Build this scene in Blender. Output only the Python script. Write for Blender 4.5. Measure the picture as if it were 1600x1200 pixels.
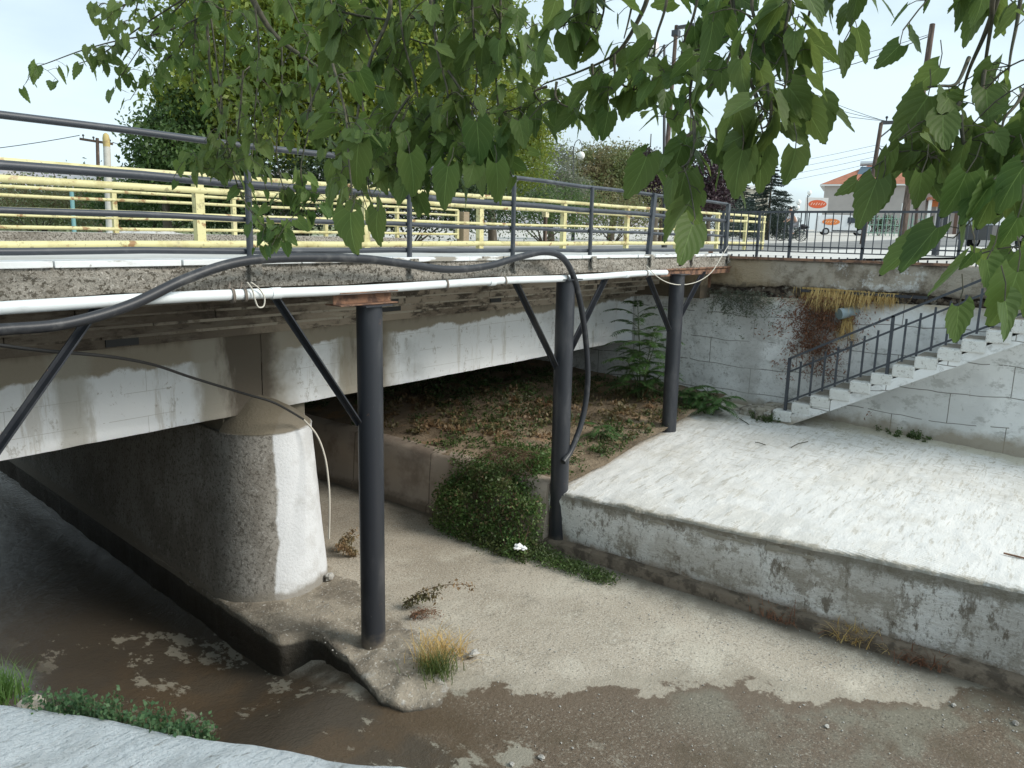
import bpy, bmesh, math, random
import numpy as np
from mathutils import Vector, Matrix, Euler
for o in list(bpy.data.objects): bpy.data.objects.remove(o)
SC = bpy.context.scene
COL = SC.collection
rad = math.radians
random.seed(7); RNG = np.random.default_rng(7)

# ---------------------------------------------------------------- camera
# world: X runs along the bridge, Y across it (down to up stream), Z up; channel floor z = 0, bridge deck z = 3.68
PITCH, ROLL, YAW = rad(10.9), rad(1.3), rad(-53.13)
CAM = Vector((0, 0, 3.9))
R3 = Matrix.Rotation(YAW, 3, 'Z') @ Matrix.Rotation(math.pi/2-PITCH, 3, 'X') @ Matrix.Rotation(ROLL, 3, 'Z')
cd = bpy.data.cameras.new('camera'); cam = bpy.data.objects.new('camera', cd); COL.objects.link(cam)
cd.sensor_width = 36; cd.lens = 27; cd.clip_start = 0.05; cd.clip_end = 6000
cam.matrix_world = Matrix.Translation(CAM) @ R3.to_4x4()
SC.camera = cam

def ray(x, y): return R3 @ Vector(((x-800)/1200, -(y-600)/1200, -1))
def PZ(x, y, z): r = ray(x, y); return CAM + r*((z-CAM.z)/r.z)
def PY(x, y, o): r = ray(x, y); return CAM + r*(o/r.y)
def PX(x, y, s): r = ray(x, y); return CAM + r*(s/r.x)
def AT(x, y, d): return CAM + ray(x, y)*d

# ---------------------------------------------------------------- world, sun, exposure
SUN_EL, SUN_ROT = rad(36), rad(160)
w = bpy.data.worlds.new("World"); SC.world = w; w.use_nodes = True
nt = w.node_tree; N = nt.nodes; L = nt.links
bg = N['Background']
sky = N.new('ShaderNodeTexSky'); sky.sky_type = 'NISHITA'; sky.sun_disc = False
sky.sun_elevation = SUN_EL; sky.sun_rotation = SUN_ROT; sky.dust_density = 2.5; sky.air_density = 1.2
tc = N.new('ShaderNodeTexCoord'); mp = N.new('ShaderNodeMapping'); mp.inputs['Scale'].default_value = (1, 1, 3.2)
nz = N.new('ShaderNodeTexNoise'); nz.inputs['Scale'].default_value = 2.1; nz.inputs['Detail'].default_value = 6; nz.inputs['Roughness'].default_value = .5
rp = N.new('ShaderNodeMapRange'); rp.inputs['From Min'].default_value = .36; rp.inputs['From Max'].default_value = .6
rp.inputs['To Min'].default_value = .62; rp.inputs['To Max'].default_value = 1.0; rp.interpolation_type = 'SMOOTHSTEP'
mx = N.new('ShaderNodeMix'); mx.data_type = 'RGBA'; mx.inputs[7].default_value = (5.7, 6.9, 7.5, 1)
L.new(tc.outputs['Generated'], mp.inputs['Vector']); L.new(mp.outputs[0], nz.inputs['Vector']); L.new(nz.outputs['Fac'], rp.inputs['Value'])
L.new(rp.outputs[0], mx.inputs[0]); L.new(sky.outputs[0], mx.inputs[6]); L.new(mx.outputs[2], bg.inputs['Color'])
bg.inputs['Strength'].default_value = 0.115

sl = bpy.data.lights.new('sun', 'SUN'); sl.energy = 2.4; sl.angle = rad(22); sl.color = (1, .95, .87)
so = bpy.data.objects.new('sun', sl); COL.objects.link(so)
az = math.pi/2 - SUN_ROT       # sky rotation is measured clockwise from +Y
sdir = Vector((math.cos(SUN_EL)*math.cos(az), math.cos(SUN_EL)*math.sin(az), math.sin(SUN_EL)))
so.rotation_euler = (-sdir).to_track_quat('-Z', 'Y').to_euler(); so.location = (0, 0, 60)
SC.view_settings.view_transform = 'Standard'; SC.view_settings.look = 'None'
SC.view_settings.exposure = 0.42; SC.view_settings.gamma = 1
SC.cycles.max_bounces = 8; SC.cycles.transparent_max_bounces = 12

# ---------------------------------------------------------------- materials
def newmat(name):
    m = bpy.data.materials.new(name); m.use_nodes = True
    return m, m.node_tree.nodes, m.node_tree.links, m.node_tree.nodes['Principled BSDF']
def c4(c): return (c[0], c[1], c[2], 1)

def noise_node(N, L, pos, scale, detail=5, rough=.6, stretch=None, dist=0.0):
    n = N.new('ShaderNodeTexNoise'); n.inputs['Scale'].default_value = scale; n.inputs['Detail'].default_value = detail
    n.inputs['Roughness'].default_value = rough; n.inputs['Distortion'].default_value = dist
    if stretch:
        m = N.new('ShaderNodeMapping'); m.inputs['Scale'].default_value = stretch[:3]
        if len(stretch) > 3: m.inputs['Rotation'].default_value = (0, 0, stretch[3]); m.vector_type = 'TEXTURE' if False else 'POINT'
        L.new(pos, m.inputs['Vector']); L.new(m.outputs[0], n.inputs['Vector'])
    else: L.new(pos, n.inputs['Vector'])
    return n.outputs['Fac']
def math_(N, L, op, a, b=None):
    n = N.new('ShaderNodeMath'); n.operation = op
    for i, v in enumerate((a, b)):
        if v is None: continue
        if isinstance(v, (int, float)): n.inputs[i].default_value = v
        else: L.new(v, n.inputs[i])
    return n.outputs[0]

def surf(name, base, rough=.85, layers=(), bumps=(), spec=.35, metal=0.0):
    """layers: dicts  c=colour, s=noise scale, lo, hi (mask range), v=(vx,vy,vz) world gradient, k=amplitude of noise, st=stretch, a=max opacity, r=roughness, kind='noise'|'brick'|'voro'
       the mask is smoothstep(lo, hi, dot(pos,v) + k*(noise-.5) [+ .5 when there is no gradient])"""
    m, N, L, P = newmat(name)
    g = N.new('ShaderNodeNewGeometry'); pos = g.outputs['Position']
    P.inputs['Specular IOR Level'].default_value = spec; P.inputs['Metallic'].default_value = metal
    col = N.new('ShaderNodeRGB'); col.outputs[0].default_value = c4(base); col = col.outputs[0]
    rg = N.new('ShaderNodeValue'); rg.outputs[0].default_value = rough; rg = rg.outputs[0]
    for ly in layers:
        kind = ly.get('kind', 'noise')
        if kind == 'voro':
            v = N.new('ShaderNodeTexVoronoi'); v.inputs['Scale'].default_value = ly['s']; L.new(pos, v.inputs['Vector'])
            f = math_(N, L, 'SUBTRACT', 1.0, v.outputs['Distance'])
        elif kind == 'wave':
            mpp = N.new('ShaderNodeMapping'); mpp.inputs['Rotation'].default_value = (0, 0, ly['ang']); L.new(pos, mpp.inputs['Vector'])
            wv = N.new('ShaderNodeTexWave'); wv.inputs['Scale'].default_value = ly['s']; wv.inputs['Distortion'].default_value = 3.0; wv.inputs['Detail'].default_value = 4
            wv.inputs['Detail Scale'].default_value = 1.2; L.new(mpp.outputs[0], wv.inputs['Vector']); f = math_(N, L, 'SUBTRACT', 1.0, wv.outputs['Fac'])
        elif kind == 'brick':
            cx = N.new('ShaderNodeSeparateXYZ'); L.new(pos, cx.inputs[0])
            cb = N.new('ShaderNodeCombineXYZ'); L.new(cx.outputs[ly.get('ax', 1)], cb.inputs[0])
            wob = noise_node(N, L, pos, .9, 3, .5); wob = math_(N, L, 'MULTIPLY', wob, ly.get('wob', .12))
            L.new(math_(N, L, 'ADD', cx.outputs[2], wob), cb.inputs[1])
            b = N.new('ShaderNodeTexBrick'); L.new(cb.outputs[0], b.inputs['Vector']); b.inputs['Scale'].default_value = 1
            b.inputs['Brick Width'].default_value = ly['bw']; b.inputs['Row Height'].default_value = ly['bh']
            b.inputs['Mortar Size'].default_value = ly.get('ms', .008); b.inputs['Mortar Smooth'].default_value = .3
            b.inputs['Color1'].default_value = b.inputs['Color2'].default_value = (0, 0, 0, 1); b.inputs['Mortar'].default_value = (1, 1, 1, 1)
            f = math_(N, L, 'MULTIPLY', b.outputs['Fac'], 1.0)
            if ly.get('brk'):
                nn = noise_node(N, L, pos, 2.5, 3); f = math_(N, L, 'MULTIPLY', f, math_(N, L, 'GREATER_THAN', nn, ly['brk']))
        else:
            f = noise_node(N, L, pos, ly['s'], ly.get('d', 5), ly.get('ro', .62), ly.get('st'), ly.get('di', 0))
        if kind != 'brick':
            if ly.get('v'):
                f = math_(N, L, 'MULTIPLY', math_(N, L, 'SUBTRACT', f, .5), ly.get('k', .5))
                d = N.new('ShaderNodeVectorMath'); d.operation = 'DOT_PRODUCT'; L.new(pos, d.inputs[0]); d.inputs[1].default_value = ly['v']
                f = math_(N, L, 'ADD', f, d.outputs['Value'])
            r = N.new('ShaderNodeMapRange'); r.interpolation_type = 'SMOOTHSTEP'
            r.inputs['From Min'].default_value = ly['lo']; r.inputs['From Max'].default_value = ly['hi']; L.new(f, r.inputs['Value']); f = r.outputs[0]
        for g2 in ly.get('lim', ()):     # extra limits: (vx,vy,vz, lo, hi, k, s)
            d = N.new('ShaderNodeVectorMath'); d.operation = 'DOT_PRODUCT'; L.new(pos, d.inputs[0]); d.inputs[1].default_value = g2[:3]
            nn = noise_node(N, L, pos, g2[6] if len(g2) > 6 else 1.5, 4); nn = math_(N, L, 'MULTIPLY', math_(N, L, 'SUBTRACT', nn, .5), g2[5] if len(g2) > 5 else .3)
            r = N.new('ShaderNodeMapRange'); r.interpolation_type = 'SMOOTHSTEP'; r.inputs['From Min'].default_value = g2[3]; r.inputs['From Max'].default_value = g2[4]
            if g2[3] > g2[4]:
                r.inputs['From Min'].default_value = g2[4]; r.inputs['From Max'].default_value = g2[3]; r.inputs['To Min'].default_value = 1; r.inputs['To Max'].default_value = 0
            L.new(math_(N, L, 'ADD', d.outputs['Value'], nn), r.inputs['Value']); f = math_(N, L, 'MULTIPLY', f, r.outputs[0])
        if ly.get('a', 1) != 1: f = math_(N, L, 'MULTIPLY', f, ly['a'])
        mm = N.new('ShaderNodeMix'); mm.data_type = 'RGBA'; L.new(f, mm.inputs[0]); L.new(col, mm.inputs[6]); mm.inputs[7].default_value = c4(ly['c']); col = mm.outputs[2]
        if 'r' in ly:
            mr = N.new('ShaderNodeMix'); mr.data_type = 'FLOAT'; L.new(f, mr.inputs[0]); L.new(rg, mr.inputs[2]); mr.inputs[3].default_value = ly['r']; rg = mr.outputs[0]
    L.new(col, P.inputs['Base Color']); L.new(rg, P.inputs['Roughness'])
    prev = None
    for ly in layers:
        if ly.get('kind') != 'wave' or not ly.get('bump'): continue
        mpp = N.new('ShaderNodeMapping'); mpp.inputs['Rotation'].default_value = (0, 0, ly['ang']); L.new(pos, mpp.inputs['Vector'])
        wv = N.new('ShaderNodeTexWave'); wv.inputs['Scale'].default_value = ly['s']; wv.inputs['Distortion'].default_value = 3.0; wv.inputs['Detail'].default_value = 4
        wv.inputs['Detail Scale'].default_value = 1.2; L.new(mpp.outputs[0], wv.inputs['Vector'])
        g2 = ly['lim'][0]; nn = noise_node(N, L, pos, g2[6], 4); nn = math_(N, L, 'MULTIPLY', math_(N, L, 'SUBTRACT', nn, .5), g2[5])
        r = N.new('ShaderNodeMapRange'); r.inputs['From Min'].default_value = g2[3]; r.inputs['From Max'].default_value = g2[4]; L.new(nn, r.inputs['Value'])
        bn = N.new('ShaderNodeBump'); bn.inputs['Strength'].default_value = 1; bn.inputs['Distance'].default_value = ly['bump']
        L.new(math_(N, L, 'MULTIPLY', wv.outputs['Fac'], r.outputs[0]), bn.inputs['Height'])
        if prev: L.new(prev, bn.inputs['Normal'])
        prev = bn.outputs[0]
    for b in bumps:      # (scale, strength, distance, stretch, kind)
        s, stg, dist = b[:3]
        if len(b) > 4 and b[4] == 'voro':
            v = N.new('ShaderNodeTexVoronoi'); v.inputs['Scale'].default_value = s; L.new(pos, v.inputs['Vector']); h = v.outputs['Distance']
        else: h = noise_node(N, L, pos, s, 6, .65, b[3] if len(b) > 3 else None)
        bn = N.new('ShaderNodeBump'); bn.inputs['Strength'].default_value = stg; bn.inputs['Distance'].default_value = dist
        L.new(h, bn.inputs['Height'])
        if prev: L.new(prev, bn.inputs['Normal'])
        prev = bn.outputs[0]
    if prev: L.new(prev, P.inputs['Normal'])
    return m

def plain(name, c, rough=.5, metal=0, c2=None, s=6, bump=0, spec=.5, lo=.45, hi=.65, a=.8):
    return surf(name, c, rough, [dict(c=c2, s=s, lo=lo, hi=hi, a=a)] if c2 else (), [(s*4, bump, .01)] if bump else (), spec, metal)

def leafmat(name, c1, c2, c3=None, trans=.35, rough=.5, clump=.5, spec=.4, veins=False):
    """foliage: colour varies leaf by leaf and clump by clump; thin and lets light through"""
    m, N, L, P = newmat(name)
    g = N.new('ShaderNodeNewGeometry')
    mix = N.new('ShaderNodeMix'); mix.data_type = 'RGBA'; mix.inputs[6].default_value = c4(c1); mix.inputs[7].default_value = c4(c2)
    L.new(g.outputs['Random Per Island'], mix.inputs[0]); col = mix.outputs[2]
    if c3:
        f = noise_node(N, L, g.outputs['Position'], clump, 3)
        r = N.new('ShaderNodeMapRange'); r.inputs['From Min'].default_value = .42; r.inputs['From Max'].default_value = .62; L.new(f, r.inputs['Value'])
        m2 = N.new('ShaderNodeMix'); m2.data_type = 'RGBA'; L.new(r.outputs[0], m2.inputs[0]); L.new(col, m2.inputs[6]); m2.inputs[7].default_value = c4(c3); col = m2.outputs[2]
    if veins:
        uv = N.new('ShaderNodeUVMap'); uv.uv_map = 'UVMap'
        sx = N.new('ShaderNodeSeparateXYZ'); L.new(uv.outputs[0], sx.inputs[0])
        av = math_(N, L, 'ABSOLUTE', sx.outputs[1])
        mid = math_(N, L, 'LESS_THAN', av, .028)
        # side veins: lines that climb from the midrib towards the edge
        ph = math_(N, L, 'SUBTRACT', sx.outputs[0], math_(N, L, 'MULTIPLY', av, .55))
        fr = math_(N, L, 'FRACT', math_(N, L, 'MULTIPLY', ph, 4.6)); ln = math_(N, L, 'LESS_THAN', math_(N, L, 'ABSOLUTE', math_(N, L, 'SUBTRACT', fr, .5)), .055)
        vv = math_(N, L, 'MAXIMUM', mid, math_(N, L, 'MULTIPLY', ln, .30))
        m3 = N.new('ShaderNodeMix'); m3.data_type = 'RGBA'; L.new(math_(N, L, 'MULTIPLY', vv, .6), m3.inputs[0]); L.new(col, m3.inputs[6]); m3.inputs[7].default_value = (.2, .3, .09, 1); col = m3.outputs[2]
        bn = N.new('ShaderNodeBump'); bn.inputs['Strength'].default_value = .35; bn.inputs['Distance'].default_value = .004
        L.new(math_(N, L, 'ADD', math_(N, L, 'MULTIPLY', math_(N, L, 'ABSOLUTE', math_(N, L, 'SUBTRACT', fr, .5)), 1.0), av), bn.inputs['Height']); L.new(bn.outputs[0], P.inputs['Normal'])
    L.new(col, P.inputs['Base Color']); P.inputs['Roughness'].default_value = rough; P.inputs['Specular IOR Level'].default_value = spec
    if trans:
        tr = N.new('ShaderNodeBsdfTranslucent'); hs = N.new('ShaderNodeHueSaturation'); hs.inputs['Value'].default_value = 1.5; hs.inputs['Hue'].default_value = .485
        L.new(col, hs.inputs['Color']); L.new(hs.outputs[0], tr.inputs['Color'])
        ms = N.new('ShaderNodeMixShader'); ms.inputs[0].default_value = trans
        L.new(P.outputs[0], ms.inputs[1]); L.new(tr.outputs[0], ms.inputs[2]); L.new(ms.outputs[0], N['Material Output'].inputs['Surface'])
    return m

BROWN = (.10, .075, .05)
MT = {}
MT['floor'] = surf('channel concrete', (.44, .39, .315), .9, [
    dict(c=(.33, .285, .22), s=.55, lo=.42, hi=.62, a=.7),
    dict(c=(.56, .52, .43), s=1.3, lo=.48, hi=.66, a=.6, d=8, ro=.7),
    dict(c=(.24, .215, .17), s=3.2, lo=.53, hi=.63, a=.6, d=9, ro=.8),
    dict(c=(.17, .15, .12), s=42, lo=.53, hi=.61, a=.8, d=4, ro=.75),
    dict(c=(.62, .60, .53), s=60, lo=.56, hi=.63, a=.75, d=3, ro=.7),
    dict(c=(.20, .175, .135), s=2.2, v=(1, 0, 0), k=1.3, lo=7.35, hi=7.6, a=.6, d=9, ro=.75),
    dict(c=(.29, .26, .205), s=1.1, v=(-.8, -.6, 0), k=1.5, lo=-6.55, hi=-6.15, a=.65, d=9, ro=.68),
    dict(c=(.14, .105, .072), s=1.1, v=(-.8, -.6, 0), k=1.5, lo=-6.18, hi=-6.13, r=.42, d=9, ro=.68),
    dict(c=(.20, .19, .145), s=1.0, lo=.46, hi=.58, a=.75, lim=((-.8, -.6, 0, -6.15, -6.0, .9, 1.1), (1, 0, 0, 5.0, 6.2, .8, 1))),
    dict(c=(.34, .31, .25), s=44, lo=.55, hi=.62, a=.6, lim=((-.8, -.6, 0, -6.1, -5.9, .9, 1.1),), d=4, ro=.7),
    dict(c=(.055, .045, .032), s=36, lo=.54, hi=.62, a=.6, lim=((-.8, -.6, 0, -6.1, -5.9, .9, 1.1),), d=4, ro=.7),
    dict(c=(.10, .075, .045), s=1.9, lo=.5, hi=.66, a=.7, r=.3, lim=((-.8, -.6, 0, -5.9, -5.3, .9, 1.1),)),
    dict(c=(.44, .41, .34), s=1.15, lo=.65, hi=.67, a=.9, r=.8, d=5, lim=((-.8, -.6, 0, -5.4, -5.0, .5, 1.1), (1, 0, 0, 4.2, 4.6, .4, 1))),
    # the left channel: dark wet film, brown silt, pale dry islands
    dict(c=(.085, .07, .052), s=1.2, v=(-1, .1, 0), k=.35, lo=-3.75, hi=-3.6, r=.13),
    dict(c=(.105, .076, .048), s=1.3, lo=.44, hi=.6, a=.85, r=.3, lim=((-1, 0, 0, -4.6, -4.3, .3), (0, -1, 0, -8.4, -6.5, 1.5))),
    dict(c=(.33, .31, .25), s=1.6, lo=.56, hi=.60, a=.8, r=.5, d=8, ro=.68, st=(1.6, 1, 1, .5), lim=((-1, 0, 0, -4.9, -4.6, .2), (0, -1, 0, -9.4, -8.0, 1.5), (1, 0, 0, 2.6, 3.2, .5))),
    dict(c=(.36, .43, .48), s=2.4, lo=.46, hi=.58, a=.85, r=.22, d=8, ro=.75, st=(1, .45, 1), lim=((-1, 0, 0, -2.9, -2.3, .6), (0, 1, 0, 6.9, 7.4, .8))),  # pale blue sky shine painted into the wet floor's colour
    dict(c=(.11, .095, .07), s=2, v=(1, 0, 0), k=.35, lo=7.45, hi=7.68, a=.8),
], [(60, .5, .012), (5, .35, .03), (20, .35, .015)], spec=.5)
MT['terrace'] = surf('whitewashed terrace', (.70, .69, .66), .9, [
    dict(c=(.55, .525, .47), s=.8, lo=.5, hi=.6, a=.5, d=9, ro=.7),
    dict(c=(.60, .57, .51), s=1.1, lo=.54, hi=.72, a=.4),
    dict(c=(.40, .36, .29), s=3.0, lo=.57, hi=.61, a=.55, st=(1, 9, 1, .5), d=7, ro=.68, lim=((1, -.35, 0, 6.0, 9.5, 3.5, .6),)),
    dict(c=(.46, .43, .37), s=2.2, lo=.575, hi=.61, a=.7, st=(1, 6, 1, -.9), d=7, ro=.68),
    dict(kind='wave', c=(.52, .50, .46), s=7.5, ang=.35, lo=.7, hi=1.0, a=.35, bump=.006, lim=((0, 0, 0, .03, .10, 1, .45),)),
    dict(kind='wave', c=(.50, .48, .43), s=9.5, ang=-.95, lo=.7, hi=1.0, a=.3, bump=.006, lim=((0, 0, 0, .05, .12, -1, .38),)),
    dict(c=(.34, .30, .23), s=9, lo=.57, hi=.61, a=.75, d=6, ro=.7, lim=((1, 0, 0, 10.5, 12.6, 1.6, .7),)),
    dict(c=(.38, .34, .27), s=2.6, lo=.58, hi=.62, a=.6, st=(9, .9, 1, -.25), d=7, ro=.68, lim=((1, 0, 0, 8.8, 11.0, 2.0, .6),)),
    dict(c=(.33, .29, .23), s=30, lo=.62, hi=.7, a=.6, lim=((1, 0, 0, 9, 12, 2, .7),)),
    dict(c=(.52, .48, .36), s=2.6, v=(1, 0, 0), k=1.6, lo=12.5, hi=13.1, a=.7),
    dict(c=(.42, .37, .28), s=3.2, v=(0, 1, 0), k=1.2, lo=4.9, hi=5.5, a=.75),
    dict(c=(.30, .27, .21), s=9, v=(-1, 0, 0), k=.4, lo=-7.86, hi=-7.76, a=.85, d=9, ro=.8),
], [(4, .22, .035, (1, 6.0, 1, .5)), (5, .16, .025, (6, 1, 1, -.3)), (11, .35, .02, (1, 2, 1, .9)), (45, .6, .012)])
MT['terrace_face'] = surf('weathered whitewash', (.80, .80, .78), .92, [
    dict(c=(.30, .27, .22), s=2.2, lo=.50, hi=.56, a=.8, st=(1, 1.0, 1.3), d=10, ro=.82),
    dict(c=(.16, .135, .10), s=7, lo=.53, hi=.60, a=.75, st=(1, 1, .3), d=9, ro=.8),
    dict(c=(.70, .71, .70), s=13, lo=.55, hi=.62, a=.7, d=9, ro=.8),
    dict(c=(.07, .06, .05), s=30, lo=.56, hi=.63, a=.6, d=5, ro=.75),
    dict(c=(.42, .39, .34), s=1.1, lo=.45, hi=.6, a=.5),
    dict(c=(.17, .145, .11), s=5, lo=.55, hi=.63, a=.85, st=(1, 1, .5), d=8, ro=.75),
    dict(c=(.20, .18, .14), s=6, v=(0, .034, 1), k=.30, lo=.76, hi=.86, a=.85, d=9, ro=.8),
    dict(c=(.30, .235, .17), s=4, v=(0, 0, -1), k=.22, lo=-.20, hi=-.08, a=.9),
], [(9, .6, .03, (1, 1, 2.5)), (40, .5, .012)])
MT['plinth'] = surf('brown footing', (.20, .16, .12), .9, [dict(c=(.10, .08, .06), s=6, lo=.45, hi=.6), dict(c=(.33, .28, .2), s=14, lo=.6, hi=.7, a=.6)], [(16, .7, .03)])
MT['lowwall'] = surf('sandy render', (.44, .365, .295), .92, [dict(c=(.24, .19, .15), s=1.8, lo=.45, hi=.65, a=.8), dict(c=(.14, .11, .08), s=4, v=(0, 0, -1), k=.2, lo=-.16, hi=-.06, a=.8),
    dict(c=(.12, .10, .075), kind='brick', s=1, ax=1, bw=1.6, bh=5, ms=.012, a=.7), dict(c=(.45, .38, .29), s=12, lo=.6, hi=.7, a=.5)], [(10, .4, .02), (50, .3, .008)])
MT['dirt'] = surf('dry soil', (.29, .225, .155), .97, [dict(c=(.17, .13, .085), s=1.1, lo=.42, hi=.6), dict(c=(.42, .26, .14), s=1.6, lo=.55, hi=.68, a=.7), dict(c=(.3, .26, .2), s=30, lo=.62, hi=.7, a=.8)], [(14, .8, .06), (50, .6, .02)])
MT['girder'] = surf('painted girder', (.84, .86, .87), .8, [
    dict(c=(.42, .41, .38), kind='brick', s=1, ax=0, bw=2.4, bh=.24, ms=.003, wob=.02, a=.6, brk=.47),
    dict(c=(.50, .475, .42), s=4.5, lo=.55, hi=.63, a=.55, st=(1, 1, .12), d=8, ro=.75),
    dict(c=(.58, .59, .58), s=1.3, lo=.52, hi=.68, a=.55),
    dict(c=(.34, .31, .26), s=6, lo=.585, hi=.63, a=.75, d=9, ro=.82),
    dict(c=(.46, .45, .42), s=3, lo=.56, hi=.60, a=.7, d=9, ro=.8, st=(1, 1, .5)),
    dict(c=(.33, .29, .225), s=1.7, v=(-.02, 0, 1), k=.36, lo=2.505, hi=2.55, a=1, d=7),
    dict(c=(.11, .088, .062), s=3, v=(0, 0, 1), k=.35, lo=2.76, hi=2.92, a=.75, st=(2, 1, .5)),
    # leaks: vertical brown streaks at the joints
    dict(c=(.30, .265, .20), s=2.2, v=(1, 0, 0), k=.8, lo=5.75, hi=6.0, st=(1, 1, .35), lim=((-1, 0, 0, -6.9, -6.6, .5, 2),), a=.9),
    dict(c=(.13, .10, .07), s=6, v=(1, 0, 0), k=.9, lo=6.15, hi=6.35, st=(1, 1, .25), lim=((-1, 0, 0, -6.75, -6.5, .4, 3),), a=.8),
    dict(c=(.37, .34, .28), s=2.2, v=(1, 0, 0), k=.7, lo=3.95, hi=4.15, st=(1, 1, .35), lim=((-1, 0, 0, -5.5, -5.05, .9, 1.5),), a=.95),
    dict(c=(.085, .065, .045), s=5, v=(1, 0, 0), k=.8, lo=4.35, hi=4.55, st=(1, 1, .25), lim=((-1, 0, 0, -5.15, -4.9, .5, 3),), a=.85),
    dict(c=(.40, .38, .32), s=3.5, v=(1, 0, 0), k=.5, lo=2.65, hi=2.8, st=(1, 1, .25), lim=((-1, 0, 0, -3.15, -3.0, .4, 3),), a=.7),
], [(4, .2, .03, (1, 1, 4)), (30, .35, .01)])
MT['corbel'] = surf('board-marked stained concrete', (.38, .32, .25), .93, [
    dict(c=(.20, .16, .12), s=1.3, lo=.45, hi=.6, a=.85, st=(.6, 1, 2)),
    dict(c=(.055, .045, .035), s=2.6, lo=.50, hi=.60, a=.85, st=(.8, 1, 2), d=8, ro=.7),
    dict(c=(.10, .08, .06), kind='brick', s=1, ax=0, bw=1.7, bh=.31, ms=.006, wob=.06, a=.6, brk=.5),
    dict(c=(.45, .40, .32), s=2.2, lo=.54, hi=.62, a=.7, st=(.5, 1, 3), d=9, ro=.75),
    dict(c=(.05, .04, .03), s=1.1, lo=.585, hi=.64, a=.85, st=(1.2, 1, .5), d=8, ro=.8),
    dict(c=(.48, .43, .35), s=16, lo=.62, hi=.72, a=.6, st=(.5, 1, 2)),
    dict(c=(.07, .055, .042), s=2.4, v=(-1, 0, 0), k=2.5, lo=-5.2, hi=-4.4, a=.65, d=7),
], [(6, .4, .02, (1, 1, 4)), (40, .5, .012)])
MT['lip'] = surf('dusty concrete lip', (.46, .41, .335), .93, [dict(c=(.20, .165, .125), s=3, lo=.5, hi=.6, a=.85, st=(.7, 1, 1), d=8, ro=.7), dict(c=(.06, .05, .04), s=2, lo=.56, hi=.62, a=.8, st=(.9, 1, .5), d=8, ro=.7), dict(c=(.07, .055, .042), s=2.4, v=(-1, 0, 0), k=2.5, lo=-4.4, hi=-3.4, a=.55, d=7)], [(30, .5, .01)])
MT['slab_edge'] = surf('exposed aggregate slab edge', (.40, .37, .32), .95, [
    dict(c=(.13, .115, .09), s=34, lo=.5, hi=.6, d=3, ro=.7),
    dict(c=(.62, .58, .52), s=48, lo=.58, hi=.66, a=.8, d=2),
    dict(c=(.15, .13, .10), s=1.2, lo=.52, hi=.7, a=.6),
], [(22, 1.0, .05), (60, .9, .02)])
MT['white_edge'] = surf('whitewashed edge strip', (.70, .72, .72), .85, [dict(c=(.30, .28, .24), s=5, lo=.54, hi=.62, st=(.4, 1, 2), d=8), dict(c=(.12, .1, .08), s=8, lo=.64, hi=.7)], [(20, .4, .01)])
MT['deck'] = surf('pale pavement', (.56, .55, .52), .9, [dict(c=(.42, .40, .36), s=.8, lo=.45, hi=.65, a=.6), dict(c=(.66, .65, .62), s=25, lo=.55, hi=.7, a=.5)], [(30, .3, .01)])
MT['asphalt'] = surf('worn asphalt', (.17, .17, .165), .9, [dict(c=(.28, .275, .26), s=.5, lo=.4, hi=.65, a=.7)], [(60, .4, .01)])
MT['pier'] = surf('weathered pier concrete', (.33, .315, .285), .92, [
    dict(c=(.20, .185, .16), s=1.6, lo=.42, hi=.6, a=.8, st=(1, 1, .6), d=6),
    dict(c=(.09, .08, .065), s=26, lo=.50, hi=.60, a=.8, d=6, ro=.8),
    dict(c=(.50, .49, .46), s=20, lo=.58, hi=.7, a=.55),
    # painted stripe on the nose's right-hand side
    dict(c=(.68, .70, .72), s=2.0, v=(.6, -.8, 0), k=.16, lo=-2.47, hi=-2.44, a=.97, d=8),
    dict(c=(.47, .47, .46), s=2.6, lo=.48, hi=.64, a=.5, lim=((.6, -.8, 0, -2.46, -2.4, .1),)),
    dict(c=(.24, .22, .185), s=3.5, v=(0, 0, -1), k=.3, lo=-.16, hi=-.06, a=.85),
    dict(c=(.19, .165, .12), s=3, v=(0, 0, 1), k=.05, lo=1.80, hi=1.83, a=.95),
], [(5, .3, .03), (35, .6, .015)])
MT['footing'] = surf('silty footing slab', (.33, .29, .23), .92, [
    dict(c=(.18, .155, .12), s=2.2, lo=.43, hi=.6, a=.85, d=8), dict(c=(.52, .50, .45), s=30, lo=.6, hi=.66, a=.8, d=3),
    dict(c=(.50, .50, .48), s=3, lo=.56, hi=.68, a=.75, lim=((0, -1, 0, -5.3, -4.4, .5),)),
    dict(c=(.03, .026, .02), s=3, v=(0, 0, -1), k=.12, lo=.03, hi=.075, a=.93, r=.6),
], [(9, .7, .05), (45, .6, .02)])
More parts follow.
